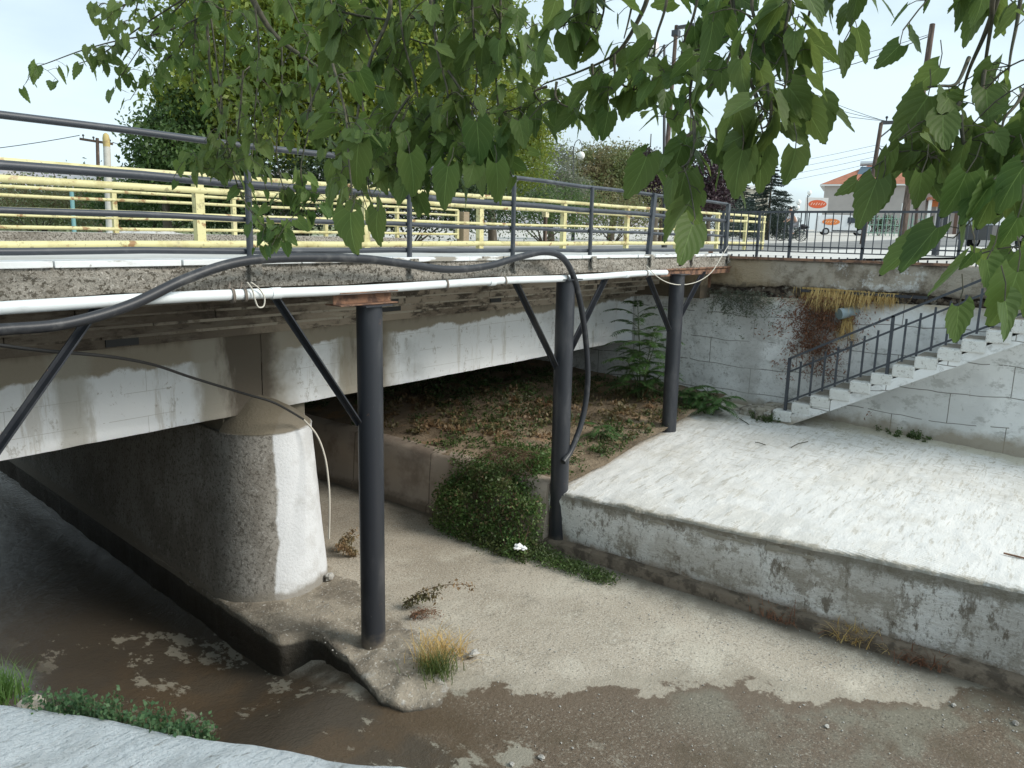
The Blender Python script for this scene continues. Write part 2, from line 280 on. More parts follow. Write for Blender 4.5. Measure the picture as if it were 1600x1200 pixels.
MT['wall'] = surf('whitewashed block wall', (.78, .785, .775), .88, [
    dict(c=(.58, .585, .575), s=.9, lo=.45, hi=.62, a=.7),
    dict(c=(.42, .42, .40), s=3.2, lo=.52, hi=.63, a=.75, st=(1, 1, 1.6), d=9, ro=.75),
    dict(c=(.26, .245, .22), s=18, lo=.54, hi=.61, a=.6, d=7, ro=.8, lim=((0, 1, 0, 2.2, 3.8, 1.6, .9),)),
    dict(c=(.38, .36, .33), s=9, lo=.60, hi=.64, a=.6, d=9, ro=.8, st=(1, 1, .6)),
    dict(c=(.17, .16, .14), kind='brick', s=1, ax=1, bw=1.55, bh=.46, ms=.0075, wob=.22, a=.9, brk=.40),
    dict(c=(.42, .41, .39), s=2.0, v=(0, 1, 0), k=1.2, lo=4.35, hi=4.6, lim=((0, -1, 0, -5.1, -4.7, .6),), a=.6),
    dict(c=(.33, .28, .21), s=3.5, v=(0, 0, -1), k=.4, lo=-1.22, hi=-1.02, a=.85),
    dict(c=(.42, .34, .22), s=4, v=(0, 0, 1), k=.5, lo=2.78, hi=3.05, a=.8),
], [(2.5, .35, .05), (28, .45, .012)])
MT['band'] = surf('old concrete coping', (.36, .32, .26), .93, [
    dict(c=(.16, .13, .095), s=2.2, lo=.46, hi=.6, a=.85, d=9, ro=.7), dict(c=(.30, .22, .12), s=1.2, v=(0, 1, 0), k=1, lo=4.0, hi=4.8, a=.6),
    dict(c=(.66, .67, .66), s=3.0, lo=.50, hi=.62, a=.85, lim=((0, -1, 0, -4.1, -3.4, .6), (0, 1, 0, 1.9, 2.3, .4)), d=8, ro=.75),
    dict(c=(.08, .065, .05), s=10, v=(0, 0, -1), k=.3, lo=-3.22, hi=-3.10, a=.8),
], [(8, .6, .04, (1, 1, 2)), (40, .7, .02)])
MT['rubble'] = surf('rubble course', (.15, .12, .09), .95, [dict(c=(.42, .39, .33), s=7, lo=.56, hi=.62), dict(c=(.04, .03, .025), s=5, lo=.5, hi=.6)], [(10, 1, .08)])
MT['loose'] = surf('worn block', (.36, .33, .27), .93, [dict(c=(.18, .155, .12), s=7, lo=.47, hi=.58, d=8), dict(c=(.6, .59, .55), s=12, lo=.58, hi=.64, a=.6)], [(15, .9, .03), (40, .5, .015)])
MT['step'] = surf('step concrete', (.29, .265, .22), .92, [dict(c=(.22, .19, .15), s=5, lo=.5, hi=.65), dict(c=(.74, .74, .71), s=9, v=(-1, 0, 0), k=.5, lo=-12.72, hi=-12.58, a=.9, d=9, ro=.8), dict(c=(.20, .175, .14), s=14, lo=.54, hi=.62, a=.7, d=7, ro=.8)], [(15, .8, .03), (40, .5, .015)])
MT['dkmetal'] = surf('charcoal painted steel', (.026, .029, .036), .42, [dict(c=(.20, .17, .13), s=9, v=(0, 0, -1), k=.3, lo=-.18, hi=.0, a=.8, d=8), dict(c=(.16, .085, .05), s=5, lo=.63, hi=.67, a=.8, d=8, ro=.8),dict(c=(.085, .086, .09), s=3, lo=.5, hi=.7, a=.6, st=(1, 1, .3)), dict(c=(.13, .13, .13), s=40, lo=.68, hi=.72, a=.6, st=(1, 1, .3))], [(30, .15, .004)], spec=.5)
MT['railmetal'] = surf('charcoal rail paint', (.042, .049, .060), .45, [dict(c=(.15, .16, .17), s=6, lo=.5, hi=.75, a=.5)], [(30, .1, .004)], spec=.5)
MT['rust'] = surf('rusty steel', (.24, .135, .085), .88, [dict(c=(.10, .06, .045), s=9, lo=.45, hi=.6), dict(c=(.36, .22, .15), s=20, lo=.6, hi=.7, a=.7)], [(40, .5, .008)])
MT['yellow'] = surf('weathered yellow paint', (.60, .56, .30), .55, [dict(c=(.42, .37, .17), s=3, lo=.48, hi=.62, a=.8), dict(c=(.25, .12, .05), s=6, lo=.59, hi=.64, a=.85, d=7), dict(c=(.20, .17, .10), s=14, lo=.58, hi=.64, a=.6, d=6), dict(c=(.82, .77, .5), s=1.5, lo=.55, hi=.7, a=.5)], [(30, .15, .005)])
MT['pvc'] = surf('white plastic pipe', (.74, .78, .79), .38, [dict(c=(.50, .52, .52), s=4, lo=.55, hi=.7, a=.5, st=(.5, 1, 1))])
MT['hose'] = surf('black polyethylene hose', (.030, .032, .037), .42, [dict(c=(.10, .10, .10), s=7, lo=.52, hi=.7, a=.55)], [(30, .2, .004)])
MT['cable'] = plain('black cable', (.03, .03, .03), .6)
MT['cord'] = plain('pale cord', (.55, .52, .45), .8)
MT['rope'] = plain('grey brown rope', (.22, .19, .16), .9)
MT['nearslab'] = surf('coarse whitewashed parapet', (.60, .64, .66), .92, [dict(c=(.43, .46, .47), s=4, lo=.5, hi=.66, a=.7, st=(1, 2.4, 1, .9), d=8), dict(c=(.24, .24, .22), s=13, lo=.61, hi=.68, a=.8, st=(1, 3, 1, .9), d=6)], [(14, .9, .03, (1, 3, 1, .9)), (45, .9, .02)])
MT['bank'] = surf('bank concrete', (.30, .28, .24), .92, [dict(c=(.14, .125, .1), s=2, lo=.45, hi=.62)], [(12, .6, .03)])
MT['ground'] = surf('pale paving and dust', (.52, .50, .46), .95, [dict(c=(.40, .37, .32), s=.25, lo=.45, hi=.62, a=.6), dict(c=(.17, .19, .09), s=.25, v=(-.055, .055, 0), k=1.2, lo=.15, hi=.45, d=6)], [(8, .4, .04)])
MT['bark'] = surf('bark', (.10, .085, .065), .95, [dict(c=(.19, .17, .14), s=9, lo=.5, hi=.65, st=(1, 1, .3))], [(25, .8, .02, (1, 1, .3))])
MT['twig'] = plain('twig bark', (.055, .055, .035), .8, c2=(.13, .11, .075), s=30)
MT['wood'] = surf('weathered pole wood', (.085, .062, .05), .9, [dict(c=(.18, .13, .105), s=4, lo=.5, hi=.68, st=(3, 3, .2))], [(10, .4, .02, (3, 3, .2))])
MT['globe'] = plain('opal globe', (.85, .85, .83), .3)
MT['stone'] = surf('stone', (.42, .41, .38), .9, [dict(c=(.28, .26, .23), s=12, lo=.45, hi=.6)], [(20, .6, .02)])
MT['drygrass'] = leafmat('dry straw', (.48, .33, .13), (.60, .47, .20), trans=.3, rough=.8)
MT['drybrown'] = leafmat('dry brown stems', (.17, .085, .055), (.26, .13, .07), trans=.2, rough=.8)

# ---------------------------------------------------------------- object helpers
def link(o): COL.objects.link(o); return o
def empty(name, loc, label=None, cat=None, group=None, kind=None):
    o = link(bpy.data.objects.new(name, None)); o.location = loc; o.empty_display_size = .1
    return tag(o, label, cat, group, kind)
def tag(o, label=None, cat=None, group=None, kind=None):
    if label: o['label'] = label
    if cat: o['category'] = cat
    if group: o['group'] = group
    if kind: o['kind'] = kind
    return o
def worldloc(o):
    v = Vector((0, 0, 0))
    while o is not None: v += o.location; o = o.parent
    return v
def copy_tree(o, parent=None):
    c = o.copy(); link(c); c.parent = parent
    for ch in [x for x in list(bpy.data.objects) if x.parent == o]: copy_tree(ch, c)
    return c

class MB:
    """collects shapes in world coordinates"""
    def __init__(s): s.v = []; s.f = []; s.sm = []
    def add(s, vs, fs, smooth=False):
        b = len(s.v); s.v += [tuple(v) for v in vs]; s.f += [tuple(i+b for i in f) for f in fs]; s.sm += [smooth]*len(fs); return s
    def box(s, x0, x1, y0, y1, z0, z1, tilt=None):
        vs = [(x, y, z) for x in (x0, x1) for y in (y0, y1) for z in (z0, z1)]
        return s.add(vs, [(0, 1, 3, 2), (4, 6, 7, 5), (0, 4, 5, 1), (2, 3, 7, 6), (0, 2, 6, 4), (1, 5, 7, 3)])
    def bar(s, a, b, wx, wy, up=(0, 0, 1)):
        """square bar between two points"""
        a, b = Vector(a), Vector(b); d = (b-a).normalized(); u = Vector(up)
        if abs(d.dot(u)) > .95: u = Vector((0, 1, 0))
        p = d.cross(u).normalized(); q = p.cross(d).normalized(); vs = []
        for c in (a, b):
            for i, j in ((-1, -1), (1, -1), (1, 1), (-1, 1)): vs.append(c+p*i*wx/2+q*j*wy/2)
        return s.add(vs, [(0, 3, 2, 1), (4, 5, 6, 7), (0, 1, 5, 4), (1, 2, 6, 5), (2, 3, 7, 6), (3, 0, 4, 7)])
    def tube(s, pts, r, n=10, cap=True):
        pts = [Vector(p) for p in pts]; rs = r if isinstance(r, (list, tuple)) else [r]*len(pts)
        vs = []; fs = []; u = None
        for i, p in enumerate(pts):
            d = (pts[min(i+1, len(pts)-1)]-pts[max(i-1, 0)])
            if d.length < 1e-9: d = Vector((0, 0, 1))
            d.normalize()
            if u is None: u = d.orthogonal().normalized()
            u = (u-d*u.dot(d)); u = d.orthogonal().normalized() if u.length < 1e-6 else u.normalized()
            q = d.cross(u)
            for k in range(n):
                a = 2*math.pi*k/n; vs.append(p+(u*math.cos(a)+q*math.sin(a))*rs[i])
        for i in range(len(pts)-1):
            for k in range(n):
                a, b = i*n+k, i*n+(k+1) % n; fs.append((a, b, b+n, a+n))
        s.add(vs, fs, True)
        if cap and n > 3:
            m = len(pts)-1; s.add([vs[k] for k in range(n)], [tuple(range(n-1, -1, -1))]); s.add([vs[m*n+k] for k in range(n)], [tuple(range(n))])
        return s
    def ball(s, c, r, n=14, m=9, sq=(1, 1, 1), jit=0, rnd=random):
        vs = []; fs = []
        for i in range(m+1):
            t = math.pi*i/m
            for k in range(n):
                a = 2*math.pi*k/n; j = 1+(rnd.random()-.5)*2*jit if 0 < i < m else 1
                vs.append((c[0]+r*sq[0]*j*math.sin(t)*math.cos(a), c[1]+r*sq[1]*j*math.sin(t)*math.sin(a), c[2]+r*sq[2]*j*math.cos(t)))
        for i in range(m):
            for k in range(n): fs.append((i*n+k, (i+1)*n+k, (i+1)*n+(k+1) % n, i*n+(k+1) % n))
        return s.add(vs, fs, jit == 0)
    def prism(s, poly, axis, a, b):
        """polygon (2-D) swept along an axis from a to b"""
        def P(u, v, w): return {0: (w, u, v), 1: (u, w, v), 2: (u, v, w)}[axis]
        n = len(poly); vs = [P(u, v, a) for u, v in poly]+[P(u, v, b) for u, v in poly]
        return s.add(vs, [tuple(range(n)), tuple(range(2*n-1, n-1, -1))]+[(i, i+n, (i+1) % n+n, (i+1) % n) for i in range(n)])
    def build(s, name, mat, parent=None, bevel=0):
        me = bpy.data.meshes.new(name); off = worldloc(parent) if parent else Vector((0, 0, 0))
        me.from_pydata([tuple(Vector(v)-off) for v in s.v], [], s.f); me.update()
        if any(s.sm): me.polygons.foreach_set('use_smooth', s.sm)
        bm = bmesh.new(); bm.from_mesh(me); bmesh.ops.recalc_face_normals(bm, faces=bm.faces); bm.to_mesh(me); bm.free()
        me.materials.append(mat); o = link(bpy.data.objects.new(name, me)); o.parent = parent
        if bevel:
            b = o.modifiers.new('bevel', 'BEVEL'); b.width = bevel; b.segments = 2; b.limit_method = 'ANGLE'; b.angle_limit = rad(40)
        return o

def npmesh(name, V, F, mat, parent=None, uv=None, smooth=False):
    """V (n,3), F (m,4) int arrays -> one mesh object"""
    V = np.asarray(V, dtype=np.float32).reshape(-1, 3); F = np.asarray(F, dtype=np.int32)
    if parent is not None: V = V-np.array(worldloc(parent), dtype=np.float32)
    me = bpy.data.meshes.new(name); k = F.shape[1]
    me.vertices.add(len(V)); me.vertices.foreach_set('co', V.ravel())
    me.loops.add(F.size); me.loops.foreach_set('vertex_index', F.ravel())
    me.polygons.add(len(F)); me.polygons.foreach_set('loop_start', np.arange(0, F.size, k, dtype=np.int32))
    if smooth: me.polygons.foreach_set('use_smooth', np.ones(len(F), dtype=bool))
    me.update(calc_edges=True)
    if uv is not None:
        l = me.uv_layers.new(name='UVMap'); l.data.foreach_set('uv', np.asarray(uv, dtype=np.float32)[F.ravel()].ravel())
    me.materials.append(mat); o = link(bpy.data.objects.new(name, me)); o.parent = parent
    return o

def vnoise(seed, n=24):
    """smooth value noise over the plane (numpy)"""
    r = np.random.default_rng(seed); G = r.random((n, n))
    def f(x, y, s=1.0):
        x = np.asarray(x, float)*s; y = np.asarray(y, float)*s
        xi = np.floor(x).astype(int); yi = np.floor(y).astype(int); fx = x-xi; fy = y-yi
        fx = fx*fx*(3-2*fx); fy = fy*fy*(3-2*fy)
        a = G[xi % n, yi % n]; b = G[(xi+1) % n, yi % n]; c = G[xi % n, (yi+1) % n]; d = G[(xi+1) % n, (yi+1) % n]
        return (a*(1-fx)+b*fx)*(1-fy)+(c*(1-fx)+d*fx)*fy-.5
    return f
NZ = vnoise(3)
def fbm(x, y, s, o=4):
    t = 0
    for i in range(o): t = t+NZ(np.asarray(x)+17.3*i, np.asarray(y)-9.1*i, s*2**i)/2**i
    return t
def sstep(a, b, x): t = np.clip((x-a)/(b-a), 0, 1); return t*t*(3-2*t)

def sheet(name, x0, x1, y0, y1, d, zf, mat, keep=None, parent=None, smooth=True):
    nx = max(2, int((x1-x0)/d)+1); ny = max(2, int((y1-y0)/d)+1)
    X, Y = np.meshgrid(np.linspace(x0, x1, nx), np.linspace(y0, y1, ny), indexing='ij')
    out = zf(X, Y)
    if isinstance(out, tuple): X, Y, Z = out
    else: Z = out
    V = np.stack([X.ravel(), Y.ravel(), np.broadcast_to(Z, X.shape).ravel()], 1)
    I = np.arange(nx*ny).reshape(nx, ny); F = np.stack([I[:-1, :-1], I[1:, :-1], I[1:, 1:], I[:-1, 1:]], -1).reshape(-1, 4)
    if keep is not None:
        c = V[F].mean(1); F = F[keep(c[:, 0], c[:, 1])]
    return npmesh(name, V, F, mat, parent, smooth=smooth)

def spline(pts, n=10):
    pts = [Vector(p) for p in pts]; out = []
    for i in range(len(pts)-1):
        p0 = pts[max(i-1, 0)]; p1 = pts[i]; p2 = pts[i+1]; p3 = pts[min(i+2, len(pts)-1)]
        for k in range(n):
            t = k/n; out.append(.5*((2*p1)+(p2-p0)*t+(2*p0-5*p1+4*p2-p3)*t*t+(3*p1-p0-3*p2+p3)*t**3))
    out.append(pts[-1]); return out

# ================================================================ THE SETTING
def ledge_x(y): return 4.12+.1*(y-6.0)              # the footing's left-hand edge runs slightly askew
def floor_z(X, Y):
    low = 1-sstep(3.7, 5.4, X+np.maximum(0, 4.6-Y)*.3-.1*(Y-5))
    z = -.52*low*(.14+.86*sstep(4.3, 6.3, Y)) + .012*fbm(X, Y, .8)+.006*fbm(X, Y, 5, 3)
    return z-.03*sstep(6.3, 5.7, .8*X+.6*Y)
fl = sheet('channel_floor', -1.2, 7.8, -7, 40, .07, floor_z, MT['floor']); tag(fl, 'poured concrete floor of the stream channel, dry and sandy behind and wet brown in front', 'channel floor', kind='structure')

# the ground at deck level: everything round the channel, out to the horizon
def ground_z(X, Y):
    t = np.maximum(0, X-16); t2 = np.minimum(t, 110)
    z = 3.56+.009*t2+.00012*t2**2+np.maximum(0, t-110)*.012
    return z-sstep(20, 120, Y-X*.3)*1.2
def ground_sheet():
    xs = np.concatenate([-np.geomspace(1600, 60, 16), np.linspace(-50, -6.2, 12), [-6], np.array([-3, 0, 2.5, 5, 7.7, 9.5, 11.4, 13.2]), np.linspace(13.7, 60, 40), np.geomspace(66, 2400, 30)])
    ys = np.concatenate([-np.geomspace(900, 70, 14), np.linspace(-60, -7.2, 14), [-7], np.linspace(-4, 12, 7), [14.3], np.linspace(15.5, 40, 20), np.linspace(41, 60, 14), np.geomspace(66, 2400, 24)])
    X, Y = np.meshgrid(xs, ys, indexing='ij'); Z = ground_z(X, Y)
    V = np.stack([X.ravel(), Y.ravel(), Z.ravel()], 1); nx, ny = len(xs), len(ys)
    I = np.arange(nx*ny).reshape(nx, ny); F = np.stack([I[:-1, :-1], I[1:, :-1], I[1:, 1:], I[:-1, 1:]], -1).reshape(-1, 4)
    c = V[F].mean(1); hole = (c[:, 0] > -6) & (c[:, 0] < 13.2) & (c[:, 1] > -7) & (c[:, 1] < 14.3)
    hole |= (c[:, 0] > 0) & (c[:, 0] < 7.7) & (c[:, 1] > 14) & (c[:, 1] < 40)
    o = npmesh('ground', V, F[~hole], MT['ground'], smooth=True); return tag(o, 'pale dusty ground and verge around the bridge', 'ground', kind='structure')
ground_sheet()
# the street that climbs away beyond the bridge
def strip(name, x0, x1, y0f, y1f, dz, mat, label):
    n = 60; xs = np.concatenate([np.linspace(x0, x1, n)]); V = []; 
    for x in xs:
        for k in range(5):
            y = y0f(x)+(y1f(x)-y0f(x))*k/4; V.append((x, y, float(ground_z(np.array(x), np.array(y)))+dz))
    F = [(i*5+k, (i+1)*5+k, (i+1)*5+k+1, i*5+k+1) for i in range(n-1) for k in range(4)]
    return tag(npmesh(name, V, F, mat, smooth=True), label, name.replace('_', ' '), kind='structure')
strip('road', 13.6, 150, lambda x: 8.2-.12*(x-14), lambda x: 13.2-.02*(x-14), .03, MT['asphalt'], 'grey asphalt street running on from the bridge')
strip('pavement', 13.6, 75, lambda x: 4.5-.3*(x-14), lambda x: 8.05-.125*(x-14), .05, MT['deck'], 'pale dusty pavement beyond the bridge railing')

# distant hills
def hills():
    n = 90; V = []; F = []
    for i in range(n):
        t = i/(n-1); px = -1500+2600*t; d = 1500
        p = AT(px, 350, d); r = p-CAM
        px_ = px
        h = 118+22*float(fbm(px_/90., 3.3, 1.0, 4))-.05*max(0, px-250)+.03*min(0, px)
        for k in range(4):
            q = CAM+r*(1+.22*k); hh = (0, .5, .92, 1.0)[k]*h*(1+.35*k*0)
            V.append((q.x, q.y, 3+hh*(1+.22*k)+(6*float(fbm(i*.4, k*1.7, 1.3)) if k else -20)))
    for i in range(n-1):
        for k in range(3): F.append((i*4+k, (i+1)*4+k, (i+1)*4+k+1, i*4+k+1))
    m = surf('hazy dry hillside', (.36, .34, .36), 1, [dict(c=(.24, .27, .27), s=.012, lo=.47, hi=.6, a=.8, st=(1, 1, 4)), dict(c=(.52, .45, .41), s=.008, lo=.56, hi=.62, a=.7, st=(1, 1, 4))])  # greyish tones carry the distance haze in the hill colour itself
    tag(npmesh('hills', V, F, m, smooth=True), 'low dry brown hills along the far horizon', 'hills', kind='structure')
hills()

# ---------------------------------------------------------------- banks and walls of the channel
def terr_z(X, Y):
    return .75+.055*(X-7.75)+.04*np.clip(5-Y, -1, 12)*(1-np.clip((X-7.75)/5.45, 0, 1)*1.9)
def tz(x, y): return float(terr_z(np.array(float(x)), np.array(float(y))))
def terrace():
    root = empty('terrace', (7.8, 3, 0), 'low whitewashed concrete terrace with brushed top and stained front face, below the stairs', 'terrace')
    def zf(X, Y):
        u = (X-7.75)/(13.25-7.75)
        edge = .06*fbm(Y, 0*Y+2, 1.1)+.04*fbm(Y, 0*Y, 6)
        Xn = X+np.where(u < .02, edge, 0)+np.where(u < .001, .035, 0)
        yb = np.where(Y > 5.05, .10*fbm(X, 0*X+5, 1.3)+.04*fbm(X, 0*X, 5), 0)
        Z = terr_z(X, Y)+.018*fbm(X, Y, 1.5)+.012*fbm(X*1.0, Y*3, 3)
        Z = Z-(.035+.04*fbm(X, Y, 5))*np.exp(-(X-7.72)/.05)+.006*fbm(X, Y, 11)-np.where(u < .001, .09, 0)
        return Xn, Y+yb, Z
    sheet('top', 7.72, 13.25, -7, 5.2, .038, zf, MT['terrace'], parent=root)
    # front face, slightly battered
    n = 260; V = []; F = []
    for i in range(n):
        y = -7+12.2*i/(n-1)
        for k in range(9):
            t = k/8; z = .12+(tz(7.72, y)-.035-.12)*t
            e = .06*float(fbm(y, 2.0, 1.1))+.04*float(fbm(y, 0.0, 6)) if k == 8 else 0
            V.append((7.80-.06*t+.02*float(fbm(y, z*2, 2.2))*(k < 8)+(e-.02*0 if k == 8 else 0), y, z))
    F = [(i*9+k, (i+1)*9+k, (i+1)*9+k+1, i*9+k+1) for i in range(n-1) for k in range(8)]
    npmesh('front_face', V, F, MT['terrace_face'], root, smooth=True)
    # end face towards the bridge
    m = MB(); zt = tz(8, 5.2)
    m.add([(7.79, 5.2, 0), (13.2, 5.2, 0), (13.2, 5.2, tz(13.2, 5.2)-.02), (7.75, 5.2, zt-.05)], [(0, 1, 2, 3)]); m.build('end_face', MT['terrace_face'], root)
    V = []; n = 200
    for i in range(n):
        y = -7+12.25*i/(n-1); e = .03*float(fbm(y, 7.0, 1.5))+.012*float(fbm(y, 1., 7)); h = .12+.02*float(fbm(y, 4., 2))+.035*max(0, min(1, (2-y)/3))
        V += [(7.66+e, y, -.06), (7.665+e, y, h-.015), (7.69+e, y, h), (7.83, y, h)]
    F = [(i*4+k, (i+1)*4+k, (i+1)*4+k+1, i*4+k+1) for i in range(n-1) for k in range(3)]
    npmesh('footing', V, F, MT['plinth'], root, smooth=False)
terrace()

def lowwall():
    V = []; n = 120
    for i in range(n):
        y = 5.2+10.8*i/(n-1); h = .82+.015*max(0, y-6)+.04*float(fbm(y, 3.0, 1.2)); b = .02*float(fbm(y, 8.0, 3))
        V += [(7.62+b, y, -.05), (7.63+b, y, .10), (7.68, y, .12), (7.70+b, y, h*.6), (7.73+b, y, h), (7.95, y, h+.03)]
    F = [(i*6+k, (i+1)*6+k, (i+1)*6+k+1, i*6+k+1) for i in range(n-1) for k in range(5)]
    tag(npmesh('retaining_wall', V, F, MT['lowwall'], smooth=False), 'low sandy retaining wall holding the soil under the right-hand bridge span', 'wall')
    m = MB(); m.add([(7.61, 5.19, -.1), (8.0, 5.19, -.1), (8.0, 5.19, .84), (7.74, 5.19, .82)], [(0, 1, 2, 3)]); m.add([(7.61, 5.19, -.1), (7.74, 5.19, .82), (7.74, 5.3, .82), (7.61, 5.3, -.1)], [(0, 1, 2, 3)]); tag(m.build('wall_end', MT['lowwall']), 'end face of the low retaining wall behind the middle post', 'wall')
    def zf(X, Y): return .84+.07*(X-7.8)+.10*fbm(X, Y, .7)*sstep(7.9, 9, X)+.035*fbm(X, Y, 3)+.12*sstep(6.0, 10, Y)*sstep(8, 10, X)-.05*sstep(5.9, 5.3, Y)
    tag(sheet('soil_bank', 7.8, 13.25, 5.05, 16, .07, zf, MT['dirt']), 'dry brown soil bank under the bridge', 'soil', kind='structure')
    return zf
soil_zf = lowwall()
def soil(x, y): return float(soil_zf(np.array(float(x)), np.array(float(y))))

m = MB(); m.add([(13.2, -7, 0), (13.2, 16.2, 0), (13.2, 16.2, 3.5), (13.2, 5.9, 3.3), (13.2, 5.9, 3.02), (13.2, -7, 3.12)], [tuple(range(6))]); m.add([(13.2, -7, 3.12), (13.2, 5.9, 3.02), (13.9, 5.9, 3.05), (13.9, -7, 3.15)], [(0, 1, 2, 3)])
def blockwall():
    # the whole face as a grid so that the stones stand a little proud of each other
    def zf(U, W):   # U along y, W height
        xs = 13.2+.035*fbm(U, W, .8)+.01*fbm(U, W, 6); xs = xs+np.where(np.abs(((W+.1*fbm(U, W, .9)) % .46)-.0) < .015, .012, 0)
        return xs, U, W
    nx, ny = 330, 60; U, W = np.meshgrid(np.linspace(-7, 16.2, nx), np.linspace(0, 1, ny), indexing='ij')
    top = np.where(U < 5.75, 3.03-.012*U+.02*fbm(U, 0*U, 3), 3.47); Wz = W*top
    X, _, _ = zf(U, Wz); V = np.stack([X.ravel(), U.ravel(), Wz.ravel()], 1); I = np.arange(nx*ny).reshape(nx, ny)
    F = np.stack([I[:-1, :-1], I[1:, :-1], I[1:, 1:], I[:-1, 1:]], -1).reshape(-1, 4)
    o = npmesh('stone_wall', V, F, MT['wall'], smooth=True)
    tag(o, 'tall whitewashed block wall behind the stairs, closing the channel on the right', 'wall')
blockwall()
m = MB()
for i in range(90):
    y = 5.6-i*.085-random.random()*.04; sz = .05+random.random()*.045; m.ball((13.24+random.random()*.05, y, 3.05+random.random()*.05), sz, 7, 5, (1, 1, .7), .25)
m.box(13.25, 13.9, -6.9, 5.6, 2.80, 3.2)
tag(m.build('rubble_course', MT['rubble']), 'dark crumbling rubble course under the old concrete coping', 'rubble', kind='stuff')

def band():
    root = empty('coping_beam', (13.3, 5.5, 3.6), 'stained grey concrete beam along the wall top under the black railing', 'coping beam')
    V = []; n = 190; K = 8
    for i in range(n):
        y = 5.5-6.6*i/(n-1)
        rag = .10*float(fbm(y, 1., 1.2))+.05*float(fbm(y, 2., 5)); zb = 3.15+rag*(1 if y > 1.9 else .4)
        for k in range(K):
            t = k/(K-1); z = zb+(3.60-zb)*t; V.append((13.12+.03*float(fbm(y, z*3, 2.5))+(.04 if k == 0 else 0), y, z))
        V.append((13.9, y, 3.605))
    K += 1
    F = [(i*K+k, (i+1)*K+k, (i+1)*K+k+1, i*K+k+1) for i in range(n-1) for k in range(K-1)]
    npmesh('beam', V, F, MT['band'], root, smooth=True)
    m = MB(); m.box(13.12, 13.5, 5.499, 5.52, 3.1, 3.6); m.build('beam_end', MT['band'], root)
    m = MB(); m.box(13.07, 13.16, 1.7, 5.5, 3.605, 3.645); m.build('edge_angle', MT['rust'], root)
    m = MB(); m.box(13.085, 13.13, 2.0, 3.9, 3.10, 3.145); m.build('lower_angle', MT['dkmetal'], root)
    m = MB(); m.box(13.06, 13.12, 5.47, 5.53, 3.08, 3.75); m.build('corner_post', MT['rust'], root)
band()
m = MB(); m.add([(-6, 14.3, -1), (0, 14.3, -1), (0, 40, -1), (7.7, 40, -1), (7.7, 14.3, -1), (13.3, 14.3, -1), (-6, 14.3, 3.56), (0, 14.3, 3.56), (0, 40, 3.56), (7.7, 40, 3.56), (7.7, 14.3, 3.56), (13.3, 14.3, 3.56)], [(i, i+1, i+7, i+6) for i in range(5)])
tag(m.build('upstream_wall', MT['bank']), 'upstream channel walls seen through the bridge opening', 'wall')
m = MB(); m.box(-1.6, .1, 5.6, 14.29, -.8, 3.46); tag(m.build('abutment', MT['bank']), 'dark left abutment under the bridge, outside the left edge', 'abutment')

# near bank with the coarse white parapet slab the photographer looks over
def near():
    root = empty('bank_parapet', (.3, .5, 2.5), 'coarse whitewashed parapet top at the bottom left corner', 'parapet')
    poly = [(.20, 3.6), (.70, 2.30), (1.12, 1.42), (1.42, .55), (1.6, -1.5), (1.6, -7)]
    P = spline([(x, y, 0) for x, y in poly], 40); V = []; n = len(P); K = 26
    for i, p in enumerate(P):
        e = .03*float(fbm(p.y, 3., 2))+.02*float(fbm(p.y, 5., 9))
        for k in range(K):
            t = (k/(K-1))**1.5; x = p.x+e*(1-t)*.8-1.6*t; y = p.y-.3*t
            z = 2.6+.012*float(fbm(x, y, 7))+.02*float(fbm(x, y, 1.5))-.025*math.exp(-k*.9)
            V.append((x, y, z))
    F = [(i*K+k, (i+1)*K+k, (i+1)*K+k+1, i*K+k+1) for i in range(n-1) for k in range(K-1)]
    npmesh('top', V, F, MT['nearslab'], root, smooth=True)
    V2 = []
    for i, p in enumerate(P):
        top = V[i*K]
        for k in range(6): V2.append((top[0]+(.02 if k else 0)-.06*(k == 1)*0, top[1], top[2]-(0, .03, .3, 1, 2, 3.4)[k]))
    F = [(i*6+k, (i+1)*6+k, (i+1)*6+k+1, i*6+k+1) for i in range(n-1) for k in range(5)]
    npmesh('face', V2, F, MT['bank'], root, smooth=True)
    m = MB(); m.box(-6, -.6, -7, 5.0, -1, 2.57); m.build('fill', MT['bank'], root)
near()

